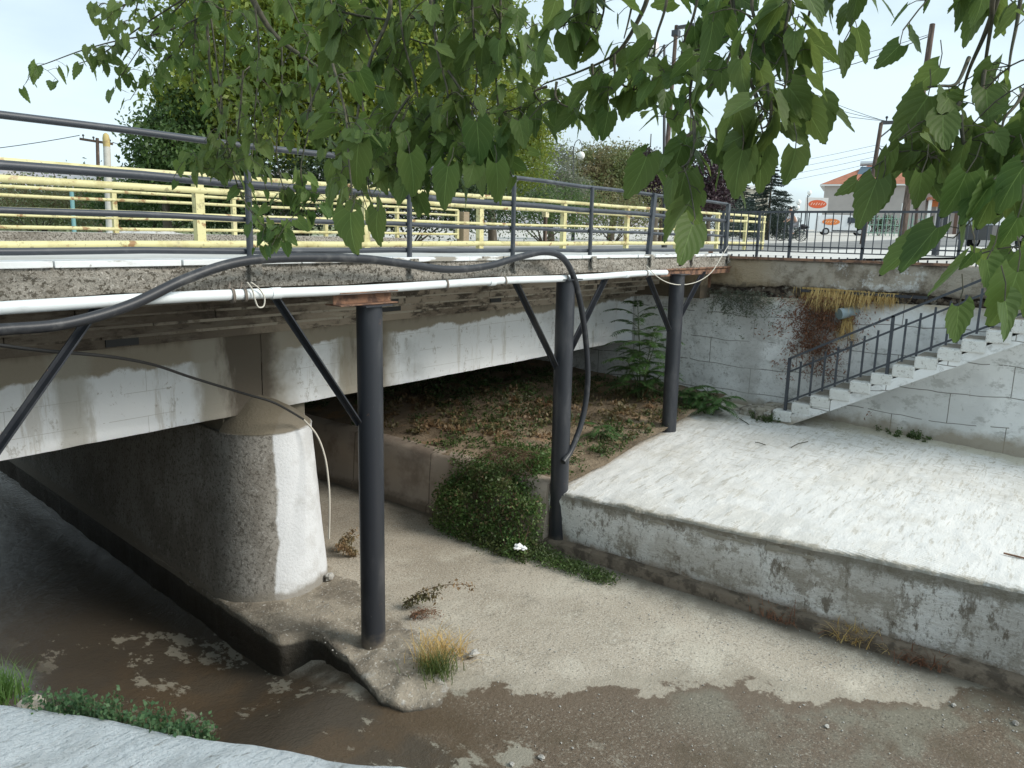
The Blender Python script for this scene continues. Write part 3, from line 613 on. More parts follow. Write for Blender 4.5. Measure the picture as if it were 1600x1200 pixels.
# ---------------------------------------------------------------- footing slab and pier
def footing():
    L = [(ledge_x(16), 16), (ledge_x(12), 12), (ledge_x(9), 9), (ledge_x(7), 7), (4.12, 6.0), (4.12, 5.86), (4.38, 5.74), (4.42, 5.5), (4.34, 5.2), (4.26, 4.9), (4.17, 4.6), (4.12, 4.4), (4.16, 4.2), (4.36, 4.0), (4.55, 3.98), (4.72, 4.1), (4.82, 4.3), (4.78, 4.5), (5.0, 4.7), (5.15, 5.0), (5.3, 5.4), (5.5, 5.9), (5.75, 6.6), (6.0, 7.5), (6.0, 16)]
    pts = []
    for i in range(len(L)-1):
        a, b = Vector(L[i]), Vector(L[i+1]); k = max(1, int((b-a).length/.05))
        for j in range(k): pts.append(a.lerp(b, j/k))
    pts.append(Vector(L[-1])); c = Vector((4.75, 8)); V = []; F = []
    n = len(pts); R = 10
    for i, p in enumerate(pts):
        am = .25 if p.y > 5.9 else 1.0; nn = am*(.04*float(fbm(p.x*3, p.y*3, 1.0))+.03*float(fbm(p.x*3, p.y*3, 3.0)))
        left = p.y > 4.2 and p.x < ledge_x(p.y)+.35
        # spine of the slab: the same y, middle x (near the tip the spine stays behind)
        sp = Vector((max(4.7, ledge_x(p.y)+.75), max(p.y, 4.5)))
        for k in range(R):
            t = k/(R-1)
            if t < .25:
                zz = -.55+(.58)*(t/.25)**.6; q = p+(Vector((nn, 0)))
                if left: q = q+Vector((.05*(1-t/.25), 0))
            else:
                u = (t-.25)/.75; q = p.lerp(sp, u*.999); zz = .03
            z = zz if t < .22 else .025+.03*float(fbm(q.x, q.y, 2.5))+.03*float(fbm(q.x, q.y, 9))
            if p.y < 4.9 and t >= .22: z -= .03*(1-min(1, (t-.22)/.4))
            if t < .22: q = q+Vector((.05*float(fbm(p.y*2, t*14, 1.)), .02*float(fbm(p.x*3, t*14+3, 1.))))
            if not left and t >= .22: z = z-(.05)*(1-min(1, (t-.22)/.5))
            V.append((q.x, q.y, z))
    F = [(i*R+k, (i+1)*R+k, (i+1)*R+k+1, i*R+k+1) for i in range(n-1) for k in range(R-1)]
    tag(npmesh('pier_footing', V, F, MT['footing'], smooth=False), 'cracked silty concrete footing slab around the bridge pier, its broken tip in the stream', 'footing')
footing()
def pier():
    root = empty('bridge_pier', (4.92, 7.12, 0), 'tapering round-nosed concrete bridge pier with a white painted stripe', 'bridge pier')
    A = [rad(-180-20*0+k*5) for k in range(37)]; V = []; rows = 16
    for j in range(rows):
        t = j/(rows-1); z = 1.82*t; r = .67+(.53-.67)*t
        ring = [(4.92+.09*(16-7.12)-.67*.95, 16.0)]+[(4.92+r*math.cos(a), 7.12+r*math.sin(a)) for a in A]+[(4.92+.09*(16-7.12)+.6, 16.0)]
        for (x, y) in ring: V.append((x+.02*float(fbm(x*2+z, y*2, 1.)), y+.015*float(fbm(z*3, x*3, 1.)), z-.05*(j == 0)))
    M = len(A)+2
    F = [(j*M+k, j*M+k+1, (j+1)*M+k+1, (j+1)*M+k) for j in range(rows-1) for k in range(M-1)]
    npmesh('shaft', V, F, MT['pier'], root, smooth=True)
    V = []; n = len(A)
    for j in range(7):
        t = j/6
        for a in A:
            r = .535*(1-t); V.append((4.92+r*math.cos(a)-.14*t, 7.12+r*math.sin(a)-.02*t, 1.815+.42*t**.85+.02*float(fbm(a*2, t*3, 1.))))
    F = [(j*n+k, j*n+k+1, (j+1)*n+k+1, (j+1)*n+k) for j in range(6) for k in range(n-1)]
    npmesh('cap', V, F, MT['pier'], root, smooth=True)
    m = MB(); m.box(4.45, 5.5, 7.12, 16, 1.8, 2.3); m.build('pier_head', MT['pier'], root)
pier()

# ---------------------------------------------------------------- the bridge
def bridge():
    root = empty('road_bridge', (5, 5.2, 3.6), 'concrete road bridge with aggregate slab edge and white painted girders', 'bridge')
    x0, x1 = -6, 13.12
    # rough slab edge
    n, K = 420, 9; V = []
    for i in range(n):
        x = x0+(x1-x0)*i/(n-1)
        for k in range(K):
            z = 3.47+(3.645-3.47)*k/(K-1); j = .022*float(fbm(x*2, z*9, 2.2))+.02*float(fbm(x, z*2, 14., 2))
            V.append((x, 5.2-j-(.01 if k < 7 else 0), z+(.02*float(fbm(x, 1.5, 2.))-.008 if k == 0 else 0)))
    F = [(i*K+k, (i+1)*K+k, (i+1)*K+k+1, i*K+k+1) for i in range(n-1) for k in range(K-1)]
    npmesh('slab_edge', V, F, MT['slab_edge'], root, smooth=True)
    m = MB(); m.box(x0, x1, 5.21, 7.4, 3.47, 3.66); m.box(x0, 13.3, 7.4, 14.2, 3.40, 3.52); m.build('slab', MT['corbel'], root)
    m = MB()
    x = x0
    while x < x1-.05:
        l = random.uniform(.5, 1.1); e = min(x1, x+l-.012); d = random.uniform(0, .012)
        m.box(x, e, 5.165+d, 5.45, 3.640+random.uniform(0, .004), 3.683); x += l
    m.build('edge_strip', MT['white_edge'], root, .004)
    m = MB(); m.box(x0, 13.3, 5.45, 8.05, 3.661, 3.680); m.build('walkway', MT['deck'], root)
    m = MB(); m.box(x0, 13.6, 8.05, 13.5, 3.522, 3.57); m.build('carriageway', MT['asphalt'], root)
    m = MB(); m.box(x0, 13.6, 8.05, 8.17, 3.57, 3.682); m.box(x0, 13.6, 13.3, 13.45, 3.571, 3.80); m.build('kerb', MT['slab_edge'], root)
    m = MB(); m.box(x0, 13.6, 13.45, 14.2, 3.522, 3.80); m.build('far_walkway', MT['deck'], root)
    # stepped corbel courses under the overhang
    C = [(6.78, 2.86, 2.985), (6.56, 2.99, 3.105), (6.30, 3.11, 3.225), (5.98, 3.23, 3.335), (5.62, 3.34, 3.468)]
    for y, a, b in C:
        m = MB(); x = x0
        while x < 13.15:
            l = random.uniform(1.4, 3.2); e = min(13.15, x+l-.006); m.box(x, e, y+random.uniform(-.012, .012), 7.3, a, b+.004); x += l
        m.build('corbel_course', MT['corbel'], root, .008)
    for y, a, b in C+[(5.34, 3.40, 3.43)]:
        m = MB(); x = x0
        while x < 13.1:
            l = random.uniform(1.2, 3.0); e = min(13.12, x+l)
            if random.random() < .86:
                m = MB().box(x, e-.01, y-.045-random.uniform(0, .012), y+.05, b-.042+random.uniform(-.004, .004), b-.006)
                m.build('corbel_lip', MT['lip'], root, .006)
            x += l
    for x, k in ((-1.2, 1), (.9, 2), (3.15, 0), (5.9, 2), (6.2, 1), (8.2, 1), (10.6, 2)):
        m = MB(); y, a, b = C[k]; m.box(x, x+random.uniform(.16, .3), y-.016, y+.05, a+.012, b-.045); m.build('pocket_shade', MT['cable'], root)  # solid black blocks stand for the shade inside broken-out corbel holes
    for (a, b) in ((x0, 4.86), (4.87, 13.15)):
        n, K = 160, 10; V = []
        for i in range(n):
            x = a+(b-a)*i/(n-1)
            zb = 1.99+.02*(math.sin((x+3)*.3))*0
            for k in range(K):
                z = zb+(2.87-zb)*k/(K-1); V.append((x, 7.0-.012*float(fbm(x, z*3, 1.2)), z+(.006*float(fbm(x, 0., 5)) if k == 0 else 0)))
            V.append((x, 7.35, zb+.0))
        K += 1
        F = [(i*K+k, (i+1)*K+k, (i+1)*K+k+1, i*K+k+1) for i in range(n-1) for k in range(K-2)]+[(i*K, (i+1)*K, (i+1)*K+K-1, i*K+K-1) for i in range(n-1)]
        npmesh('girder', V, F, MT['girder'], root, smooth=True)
    for y in (9.6, 13.8):
        m = MB(); m.box(x0, 13.2, y, y+.35, 1.99, 3.40); m.build('inner_girder', MT['bank'], root)
    m = MB(); m.box(10.4, 13.1, 5.13, 5.27, 3.36, 3.468); m.box(10.4, 13.1, 5.10, 5.30, 3.45, 3.466); m.build('edge_beam', MT['rust'], root)
    m = MB(); m.box(12.75, 13.2, 5.5, 6.9, 2.9, 3.46); m.build('bearing_block', MT['band'], root)
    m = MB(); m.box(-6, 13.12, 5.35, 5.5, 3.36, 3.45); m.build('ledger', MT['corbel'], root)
bridge()

# ---------------------------------------------------------------- steel posts carrying the slab edge
def post(x, zb, label, lean=0.0, braces=(1, 1), plate=False, y=5.09, top=3.38, rb=.115):
    root = empty('steel_post', (x, y, zb), label, 'post', 'steel tube posts propping the bridge edge')
    m = MB(); m.tube([(x, y, zb), (x-lean, y, top)], rb, 28); m.build('tube', MT['dkmetal'], root)
    for s, k in zip((-1, 1), braces):
        if not k: continue
        dx, z0 = k; m = MB(); a = (x+s*.09, y+.03, z0); b = (x+s*dx, y+.03, 3.40)
        m.bar(a, b, .075, .012); m.bar((a[0], a[1]+.03, a[2]), (b[0], b[1]+.03, b[2]), .012, .06); o = m.build('brace', MT['dkmetal'], root)
    m = MB(); m.box(x-lean-.16, x-lean+.16, y-.14, y+.16, top, top+.012); m.build('head_plate', MT['dkmetal'], root)
    return root
post(1.15, -.5, 'steel post standing outside the left edge, only its slanting brace in view', 0, ((.8, 2.1), (1.22, 1.98)))
p1 = post(4.66, -.02, 'nearest dark steel post with one brace, standing on the broken footing', 0, ((.95, 2.2), None), top=3.27)
root = p1
m = MB(); m.box(4.28, 4.95, 5.02, 5.22, 3.285, 3.295); m.box(4.28, 4.95, 5.115, 5.125, 3.296, 3.39); m.box(4.28, 4.95, 5.02, 5.22, 3.391, 3.40); m.build('rusty_beam_stub', MT['rust'], root, .002)
post(7.84, -.03, 'middle dark steel post at the corner of the white terrace, black hose beside it', .02, ((.98, 2.32), (1.0, 2.4)), top=3.40)
post(10.95, .78, 'farthest dark steel post, beside the large fern-leaved plant', .04, ((.95, 2.5), (1.02, 2.6)))

# ---------------------------------------------------------------- black railing along the slab edge
def black_railing():
    root = empty('edge_railing', (1, 5.25, 3.68), 'charcoal tube railing along the near edge of the bridge', 'railing')
    Y = 5.26
    for z, r in ((4.53, .024), (4.245, .03), (3.985, .021), (3.742, .024)):
        m = MB(); pts = [(-6+i*(13.1+6)/24, Y+(.004*math.sin(i*1.7)), z+.006*math.sin(i*2.1+z)) for i in range(25)]; m.tube(pts, r, 12); m.build('rail', MT['railmetal'], root)
    for x, r in ((-2.6, .026), (-.9, .026), (.7, .026), (3.56, .026), (5.29, .026), (6.91, .026), (8.55, .026), (10.17, .045), (11.6, .026), (13.08, .038)):
        m = MB(); tp = 4.53 if x != 10.17 else 4.55
        if r > .03:
            m.bar((x, Y-.03, 3.48), (x+(.12 if x < 11 else 0), Y-.03, tp), .085, .05)
        else: m.tube([(x, Y-.045, 3.60), (x+.02, Y-.03, tp)], r, 10)
        m.build('post', MT['railmetal'], root)
        m = MB(); m.box(x-.05, x+.05, 5.14, 5.155, 3.52, 3.67)
        m.build('foot_bracket', MT['slab_edge'], root)
black_railing()

def yellow_railing(name, Y, x0, x1, posts, base, rails, label, group=None, pw=.06, sl=.0075):
    root = empty(name, (x0, Y, base), label, 'railing', group)
    for z, r in rails:
        m = MB(); n = 20; pts = [(x0+(x1-x0)*i/n, Y+.004*math.sin(i*2.3), z+sl*(x0+(x1-x0)*i/n-2.7)+.005*math.sin(i*1.9+z*5)) for i in range(n+1)]; m.tube(pts, r, 12); m.build('rail', MT['yellow'], root)
    top = max(z for z, r in rails)
    t0 = top
    for x in posts:
        # channel section posts
        top = t0+sl*(x-2.7); m = MB(); t = .006
        m.box(x-pw, x+pw, Y-.012, Y-.006, base, top); m.box(x-pw, x-pw+t, Y-.0119, Y+.06, base, top); m.box(x+pw-t, x+pw, Y-.0119, Y+.06, base, top)
        m.build('post', MT['yellow'], root)
    return root
xa = [4.62-2.31*3, 4.62-4.62, 4.62-2.31, 4.62, 6.95, 9.28, 11.6, 13.9, 16.2, 18.5, 20.4]
yellow_railing('kerb_railing', 7.62, -6, 21.8, xa+[21.75], 3.68, ((4.435, .030), (4.285, .034), (4.03, .020), (3.725, .038)), 'weathered yellow railing between walkway and road, nearer of the two', pw=.05)
xb = [6.66-2.28*3, 6.66-4.56, 6.66-2.28, 6.66, 8.97, 11.23, 13.4, 15.6]
yellow_railing('far_railing', 13.6, -6, 15.6, xb, 3.80, ((4.47, .028), (4.335, .028), (4.03, .02), (3.85, .03)), 'thinner yellow railing on the far side of the bridge', pw=.04, sl=.005)
m = MB(); m.box(15.72, 15.95, 13.5, 13.75, 3.6, 4.5); tag(m.build('concrete_post', MT['band'], bevel=.01), 'short grey concrete post at the end of the far yellow railing', 'post')

# ---------------------------------------------------------------- pipe, hose and cables
def pvc_pipe():
    root = empty('drain_pipe', (2, 5.08, 3.43), 'long white plastic pipe tied under the slab edge', 'pipe')
    pts = [(-5+i*.5, 5.06, 3.425+.008*math.sin(i*.9)) for i in range(32)]; pts = [p for p in pts if p[0] < 10.5]+[(10.45, 5.06, 3.425)]
    m = MB(); m.tube(pts, .04, 14); m.build('pipe', MT['pvc'], root)
    for x in (-.9, 3.62, 6.3, 9.2):
        m = MB(); m.tube([(x, 5.06, 3.425), (x+.09, 5.06, 3.425)], .0455, 14); m.build('coupling', MT['pvc'], root)
    for x in (3.28, 3.38, 5.62, 6.55, 7.75, 9.8):
        m = MB()
        for q in (0, .012): m.tube([(x+q+.008*math.sin(k), 5.06+.048*math.cos(k*.6283), 3.425+.052*math.sin(k*.6283)) for k in range(11)]+[(x+.02, 5.10, 3.52)], .006, 6)
        m.build('tie', MT['rope'], root)
pvc_pipe()
H = [(-40, 522), (0, 515), (100, 506), (200, 478), (290, 436), (370, 410), (450, 403), (560, 404), (630, 412), (700, 421), (760, 416), (810, 402), (850, 394), (878, 402), (896, 432), (908, 480), (916, 540), (918, 600), (910, 655), (893, 702), (880, 722)]
pts = [PY(x, y, 4.98 if i < 14 else 4.97) for i, (x, y) in enumerate(H)]
m = MB(); m.tube(spline(pts, 8), .036, 14); tag(m.build('hose', MT['hose']), 'thick black hose slung along the bridge edge and hanging beside the middle post', 'hose')
C1 = [(-30, 535, 5.2), (60, 547, 5.3), (170, 557, 5.6), (240, 570, 5.9), (300, 590, 6.2), (385, 616, 6.40), (430, 630, 6.35), (474, 655, 6.50)]
C2 = [(474, 655, 6.50), (495, 680, 6.4), (508, 715, 6.3), (514, 760, 6.2), (515, 800, 6.15), (514, 842, 6.15)]
root = empty('thin_cable', PY(385, 616, 6.55), 'thin dark cable sagging from the left over the pier cap', 'cable')
m = MB(); m.tube(spline([PY(*c) for c in C1], 6), .012, 8); m.build('cable', MT['cable'], root)
m = MB(); m.tube(spline([PY(*c) for c in C2], 6), .010, 8); m.build('bare_end', MT['cord'], root)
m = MB(); m.tube(spline([PY(x, y, 5.0) for x, y in ((386, 441), (394, 452), (399, 470), (404, 480), (412, 478), (413, 464), (404, 450), (392, 441))], 5), .006, 6)
tag(m.build('cord_loop', MT['cord']), 'small pale cord loop hanging from the white pipe', 'cord')
m = MB(); m.tube(spline([PY(x, y, 5.0) for x, y in ((1010, 415), (1024, 430), (1042, 441), (1064, 445), (1090, 440), (1112, 425), (1128, 400), (1138, 384))], 6), .007, 6)
tag(m.build('pale_wire', MT['cord']), 'pale wire looping across the farthest steel post', 'wire')

# ---------------------------------------------------------------- fence over the wall
def fence():
    root = empty('wall_fence', (13.3, 5.5, 3.6), 'black balustrade fence on the coping, thin upright bars', 'fence')
    X = 13.30
    for z, w, h in ((4.40, .05, .035), (3.83, .04, .022), (3.745, .03, .018)):
        m = MB(); m.bar((X, 5.45, z), (X, -1.2, z), w, h); m.build('rail', MT['railmetal'], root)
    y = 5.33; k = 0
    while y > -1.1:
        m = MB(); m.bar((X, y, 3.74), (X, y, 4.39), .014, .014); m.build('baluster', MT['railmetal'], root)
        m = MB(); m.bar((X-.1, y-.05, 3.605), (X-.1, y-.05, 3.68), .022, .02); m.build('cut_stub', MT['railmetal'], root)
        y -= .128; k += 1
    for y in (5.40, 4.2, 4.75, 3.05, 1.7, .35):
        m = MB(); m.bar((X, y, 3.6), (X, y, 4.40), .04, .04); m.build('post', MT['railmetal'], root)
fence()

# ---------------------------------------------------------------- stairs up the wall
def stairs():
    root = empty('stairs', (12.6, 4, 1), 'narrow whitewashed concrete stairs climbing right along the wall', 'stairs')
    xo, xi = 12.50, 13.22; y0, z0 = 3.98, 1.03; run, rise = .285, .158; n = 17
    m = MB()
    for i in range(n):
        ya = y0-i*run; zt = z0+(i+1)*rise; j = random.uniform(-.015, .015)
        m = MB(); V = []; e = random.uniform(0, .03)
        m.box(xo-e+j, xi, ya-run-.02, ya, zt-rise-.02, zt+random.uniform(-.006, .006)); m.build('step', MT['step'], root, .018)
    poly = [(y0+.02, z0-.06), (y0-n*run, z0+n*rise-.10), (y0-n*run, z0+n*rise-.24), (y0-.1, z0-.17)]
    m = MB(); m.prism(poly, 0, xo+.012, xi); m.build('waist_slab', MT['wall'], root)
    m = MB(); m.prism([(3.0, .85), (2.42, .85), (2.42, 1.75), (3.0, 1.43)], 0, 12.62, 13.21); m.build('pillar', MT['plinth'], root) if False else None
    return y0, z0, run, rise
y0, z0, run, rise = stairs()
for k, (ya, yb, xa_, h, lb) in enumerate(((3.98, 4.30, 12.45, .20, 'largest loose block at the foot of the stairs'), (4.30, 4.62, 12.6, .13, 'middle loose block at the foot of the stairs'), (4.62, 4.98, 12.75, .06, 'lowest loose block, farthest from the stairs'))):
    m = MB(); m.box(xa_, 13.15-.1*k, ya+.02, yb-.03, .9, .985+h); tag(m.build('stair_block', MT['loose'], bevel=.03), lb, 'block', 'loose blocks at the stair foot')

def stair_rail():
    root = empty('stair_railing', (12.55, 3.9, 1.1), 'black stair railing with square uprights and handrail', 'railing')
    X = 12.56; s = rise/run
    def z(y, h): return z0+(y0-y)*s+h
    def line(h, ya=3.80, yb=-.9, t=.04, w=.03):
        m = MB(); m.bar((X, ya, z(ya, h)), (X, yb, z(yb, h)), w, t); m.build('rail', MT['railmetal'], root)
    line(.92, t=.035, w=.045); line(.70, t=.03, w=.02); line(.20, t=.03, w=.02)
    y = 3.80; k = 0
    while y > -.9:
        if k % 8 == 0:
            m = MB(); m.bar((X, y, z(y, -.0 if k else -.02)), (X, y, z(y, .93)), .045, .045); m.build('post', MT['railmetal'], root)
        else:
            m = MB(); m.bar((X, y, z(y, .15)), (X, y, z(y, .79)), .022, .03); m.build('upright', MT['railmetal'], root)
        y -= .182; k += 1
stair_rail()

# short drain pipe sticking out of the wall
a = PX(1331, 487, 13.16); d = Vector((-.22, .16, -.04)); root = empty('outlet_pipe', a, 'short blue grey pipe stub sticking out of the dry grass on the wall', 'pipe')
m = MB(); q = [a-d*.3, a+d*.9]; m.tube(q, .088, 20, False); m.tube(q, .076, 20, False); m.build('pipe', plain('blue grey pipe', (.30, .37, .40), .45), root)
m = MB(); m.tube([a+d*.90, a+d*.905], .087, 20); m.build('dark_mouth', plain('dark pipe end', (.14, .18, .18), .7), root)

# ---------------------------------------------------------------- foliage helpers
def rand_dirs(n, rng):
    v = rng.normal(size=(n, 3)); return v/np.linalg.norm(v, axis=1, keepdims=True)
def leaf_quads(P, S, rng, droop=.3, asp=.55, D=None):
    """one pointed 4-corner leaf at each point"""
    n = len(P); d = rand_dirs(n, rng) if D is None else D+rand_dirs(n, rng)*.35
    d[:, 2] -= droop; d /= np.linalg.norm(d, axis=1, keepdims=True)
    q = np.cross(d, rand_dirs(n, rng)); q /= np.linalg.norm(q, axis=1, keepdims=True)+1e-9
    nn = np.cross(d, q); S = S[:, None]
    V = np.stack([P, P+d*S*.45+q*S*asp*.5+nn*S*.1, P+d*S, P+d*S*.45-q*S*asp*.5+nn*S*.1], 1).reshape(-1, 3)
    return V, np.arange(4*n).reshape(n, 4)
def crown_points(blobs, n, rng, clump=.16, per=26, shell=.55):
    """points in leaf clumps spread through the blobs' volume, denser to the outside"""
    vol = np.array([b[3]*b[4]*b[5] for b in blobs])**.8; pr = vol/vol.sum(); out = []
    nc = max(1, n//per); ks = rng.choice(len(blobs), nc, p=pr)
    B = np.array(blobs)[ks]; d = rand_dirs(nc, rng); r = (shell+(1-shell)*rng.random(nc)**.7)*rng.uniform(.82, 1.12, nc)
    C = B[:, :3]+d*B[:, 3:6]*r[:, None]
    P = np.repeat(C, per, 0); m = np.repeat(B[:, 3:6].mean(1), per)[:, None]*clump
    return P+rng.normal(size=P.shape)*m
def tree(name, base, trunk_h, trunk_r, blobs, n, ls, mat, label, cat='tree', group=None, limbs=7, droop=.3, asp=.55, clump=.16, bark='bark', lean=(0, 0), per=26, shell=.55, seed=1):
    rng = np.random.default_rng(seed); rnd = random.Random(seed); base = Vector(base)
    root = empty(name, base, label, cat, group)
    m = MB(); top = base+Vector((lean[0], lean[1], trunk_h)); mid = base.lerp(top, .5)+Vector((rnd.uniform(-.1, .1), rnd.uniform(-.1, .1), 0))
    m.tube([base-Vector((0, 0, .3)), base+Vector((0, 0, .2)), mid, top], [trunk_r*1.4, trunk_r*1.05, trunk_r*.85, trunk_r*.7], 12)
    m.build('trunk', MT[bark], root)
    m = MB()
    for i in range(limbs):
        b = blobs[i % len(blobs)]; e = Vector(b[:3])+Vector([rnd.uniform(-.5, .5)*b[3+k] for k in range(3)])
        s = base.lerp(top, rnd.uniform(.7, 1)); md = s.lerp(e, .5)+Vector((rnd.uniform(-.2, .2), rnd.uniform(-.2, .2), rnd.uniform(0, .3)))
        L_ = spline([s, md, e], 5); m.tube(L_, [trunk_r*.45*(1-.8*k/(len(L_)-1)) for k in range(len(L_))], 7)
        for j in range(4):
            s2 = L_[rnd.randrange(4, len(L_))]; e2 = s2+Vector([rnd.uniform(-.8, .8)*b[3+k]*.7 for k in range(3)]); m.tube([s2, s2.lerp(e2, .5)+Vector((0, 0, .1)), e2], [trunk_r*.14, trunk_r*.1, trunk_r*.03], 5)
    m.build('limbs', MT[bark], root)
    P = crown_points(blobs, n, rng, clump, per, shell); S = ls*rng.uniform(.6, 1.25, len(P))
    V, F = leaf_quads(P, S, rng, droop, asp); npmesh('crown', V, F, mat, root)
    return root

LM = {}
LM['yg'] = leafmat('yellow green leaves', (.17, .23, .035), (.30, .34, .06), (.12, .19, .04), clump=.5, trans=.4)
LM['mid'] = leafmat('mid green leaves', (.055, .11, .03), (.11, .18, .05), (.04, .08, .025), clump=.6)
LM['dark'] = leafmat('dark green leaves', (.025, .05, .018), (.05, .085, .03), (.02, .035, .015), clump=.7, trans=.2)
LM['grey'] = leafmat('grey green leaves', (.17, .19, .14), (.26, .28, .21), (.12, .14, .10), clump=.7)
LM['olive'] = leafmat('olive green leaves', (.10, .14, .045), (.19, .22, .09), (.20, .17, .09), clump=.9)
LM['purple'] = leafmat('purple leaves', (.045, .026, .032), (.09, .05, .06), (.03, .02, .025), clump=.8, trans=.15)
LM['spruce'] = leafmat('blue green needles', (.035, .055, .045), (.07, .10, .08), (.025, .04, .03), clump=.7, trans=.1)
LM['creeper'] = leafmat('creeper leaves', (.06, .125, .033), (.125, .215, .06), (.10, .13, .045), clump=3, trans=.3)
LM['weed'] = leafmat('weed leaves', (.05, .095, .028), (.11, .17, .05), (.07, .09, .035), clump=3, trans=.25)
LM['weedbrown'] = leafmat('tired weed leaves', (.10, .11, .045), (.19, .16, .08), (.26, .17, .09), clump=2.5, trans=.25)
LM['fern'] = leafmat('pinnate leaves', (.04, .095, .028), (.085, .165, .05), None, trans=.3)
LM['far'] = leafmat('distant brush', (.13, .17, .09), (.20, .24, .13), (.10, .13, .08), clump=.15, trans=.2)

def gz(x, y): return float(ground_z(np.array(float(x)), np.array(float(y))))
def G(px, d):
    p = CAM+ray(px, 350)*d; return Vector((p.x, p.y, gz(p.x, p.y)))
def B(px, py, d, rpx, rpy, depth=None):
    """a crown blob whose centre is seen at (px,py) d metres off"""
    p = AT(px, py, d); rx = rpx*d/1200; rz_ = rpy*d/1200; return (p.x, p.y, p.z, rx, rx if depth is None else depth, rz_)

# the large yellow-green tree and its neighbours beyond the bridge
tree('large_tree', G(470, 23), 3.2, .22, [B(400, 60, 22, 150, 110), B(560, 110, 23, 150, 120), B(330, 150, 21.5, 90, 70), B(480, -60, 23, 170, 110), B(700, 60, 24, 120, 110), B(420, 215, 22, 110, 60), B(600, 230, 23, 120, 60)],
     62000, .19, LM['yg'], 'large yellow green tree behind the bridge, widest crown in view', 'tree', 'trees beyond the bridge', limbs=14, seed=11, clump=.15)
tree('broadleaf_tree', G(262, 20.5), 1.6, .12, [B(262, 235, 20.5, 62, 55), B(300, 190, 21, 55, 60), B(330, 270, 20.5, 80, 45), B(255, 285, 20.5, 50, 30)], 20000, .14, LM['mid'],
     'rounded mid green tree left of the large tree', 'tree', 'trees beyond the bridge', seed=12)
tree('feathery_tree', G(770, 26), 2.2, .15, [B(760, 200, 26, 90, 75), B(820, 190, 26.5, 60, 60), B(740, 265, 26, 90, 40), B(810, 250, 26, 60, 45)], 30000, .15, LM['yg'],
     'feathery light green tree right of the large tree', 'tree', 'trees beyond the bridge', asp=.35, seed=13)
tree('olive_tree', G(862, 33), 1.6, .14, [B(862, 262, 33, 40, 38), B(835, 300, 32, 40, 30), B(880, 300, 33, 45, 28)], 14000, .14, LM['grey'],
     'pale grey green olive-like tree behind the globe lamp', 'tree', 'trees beyond the bridge', asp=.3, seed=14)
tree('broadleaf_tree', G(955, 42), 2.6, .2, [B(940, 258, 42, 60, 26), B(985, 262, 43, 45, 30), B(915, 295, 41, 50, 28), B(965, 300, 42, 60, 28)], 20000, .21, LM['olive'],
     'broad olive green tree right of the double globe lamp', 'tree', 'trees beyond the bridge', asp=.4, seed=15)
tree('purple_tree', G(1022, 36), 1.9, .12, [B(1012, 262, 36, 26, 28), B(1025, 300, 36, 28, 22)], 7000, .14, LM['purple'], 'slim dark purple plum tree beside the wooden pole', 'tree', 'purple leaved trees', seed=16)
tree('purple_tree', G(1108, 38), 1.6, .13, [B(1108, 268, 38, 32, 34), B(1100, 310, 38, 36, 22), B(1122, 300, 38, 28, 26)], 11000, .14, LM['purple'], 'wider dark purple plum tree left of the spruce', 'tree', 'purple leaved trees', seed=17)
def spruce(px, d, h, r, label, seed):
    g = G(px, d); rng = np.random.default_rng(seed); root = empty('spruce_tree', g, label, 'tree', 'conifers beyond the fence')
    m = MB(); m.tube([g, g+Vector((0, 0, h))], [.13, .02], 8); m.build('trunk', MT['bark'], root)
    P = []; D = []
    for i in range(24):
        t = i/24; z = h*(.1+.88*t); R = r*(1-t)**.8
        for a in rng.uniform(0, 6.28, int(9-4*t)):
            for s in np.linspace(.15, 1, 12):
                k = 13; c = np.array([g.x+R*s*math.cos(a), g.y+R*s*math.sin(a), g.z+z-.25*R*s+.1*R*s*s]); P.append(c+rng.normal(size=(k, 3))*np.array([.09, .09, .05])*R*.7); D.append(np.tile([math.cos(a), math.sin(a), -.1], (k, 1)))
    P = np.concatenate(P); D = np.concatenate(D); V, F = leaf_quads(P, .14*rng.uniform(.6, 1.2, len(P)), rng, .1, .3, D); npmesh('crown', V, F, LM['spruce'], root)
spruce(1200, 50, 4.9, 2.3, 'tallest blue green spruce behind the railing end', 21)
spruce(1160, 56, 4.0, 1.8, 'smaller spruce left of the tallest one', 22)
# dark shrubs and hedge behind the far railing
def bush(px, d, blobs, n, ls, mat, label, seed, group='shrubs beyond the far railing', name='shrub', cat='shrub'):
    g = G(px, d); rng = np.random.default_rng(seed); root = empty(name, g, label, cat, group)
    m = MB()
    for i in range(7):
        b = blobs[i % len(blobs)]; e = Vector(b[:3])+Vector((rng.uniform(-.5, .5)*b[3], rng.uniform(-.5, .5)*b[4], 0)); m.tube([g+Vector((rng.uniform(-.1, .1), 0, -.1)), g.lerp(e, .5), e], [.03, .02, .008], 5)
    m.build('stem', MT['bark'], root)
    P = crown_points(blobs, n, rng, .2, 22, .35); P = P[P[:, 2] > g.z-.1]; V, F = leaf_quads(P, ls*rng.uniform(.6, 1.2, len(P)), rng, .2, .5); npmesh('foliage', V, F, mat, root)
bush(60, 27, [B(20, 315, 27, 90, 32), B(120, 320, 27, 80, 30)], 7000, .13, LM['olive'], 'low green brush behind the far yellow railing, leftmost', 31)
bush(230, 23, [B(190, 320, 23, 60, 36), B(265, 318, 23, 55, 42), B(330, 320, 22, 60, 45)], 9000, .11, LM['mid'], 'bushy green shrub under the rounded tree', 32)
bush(430, 21, [B(390, 310, 21, 70, 55), B(470, 300, 21, 80, 60), B(540, 305, 21, 60, 55)], 12000, .12, LM['dark'], 'dark shrub under the large tree, left part', 33)
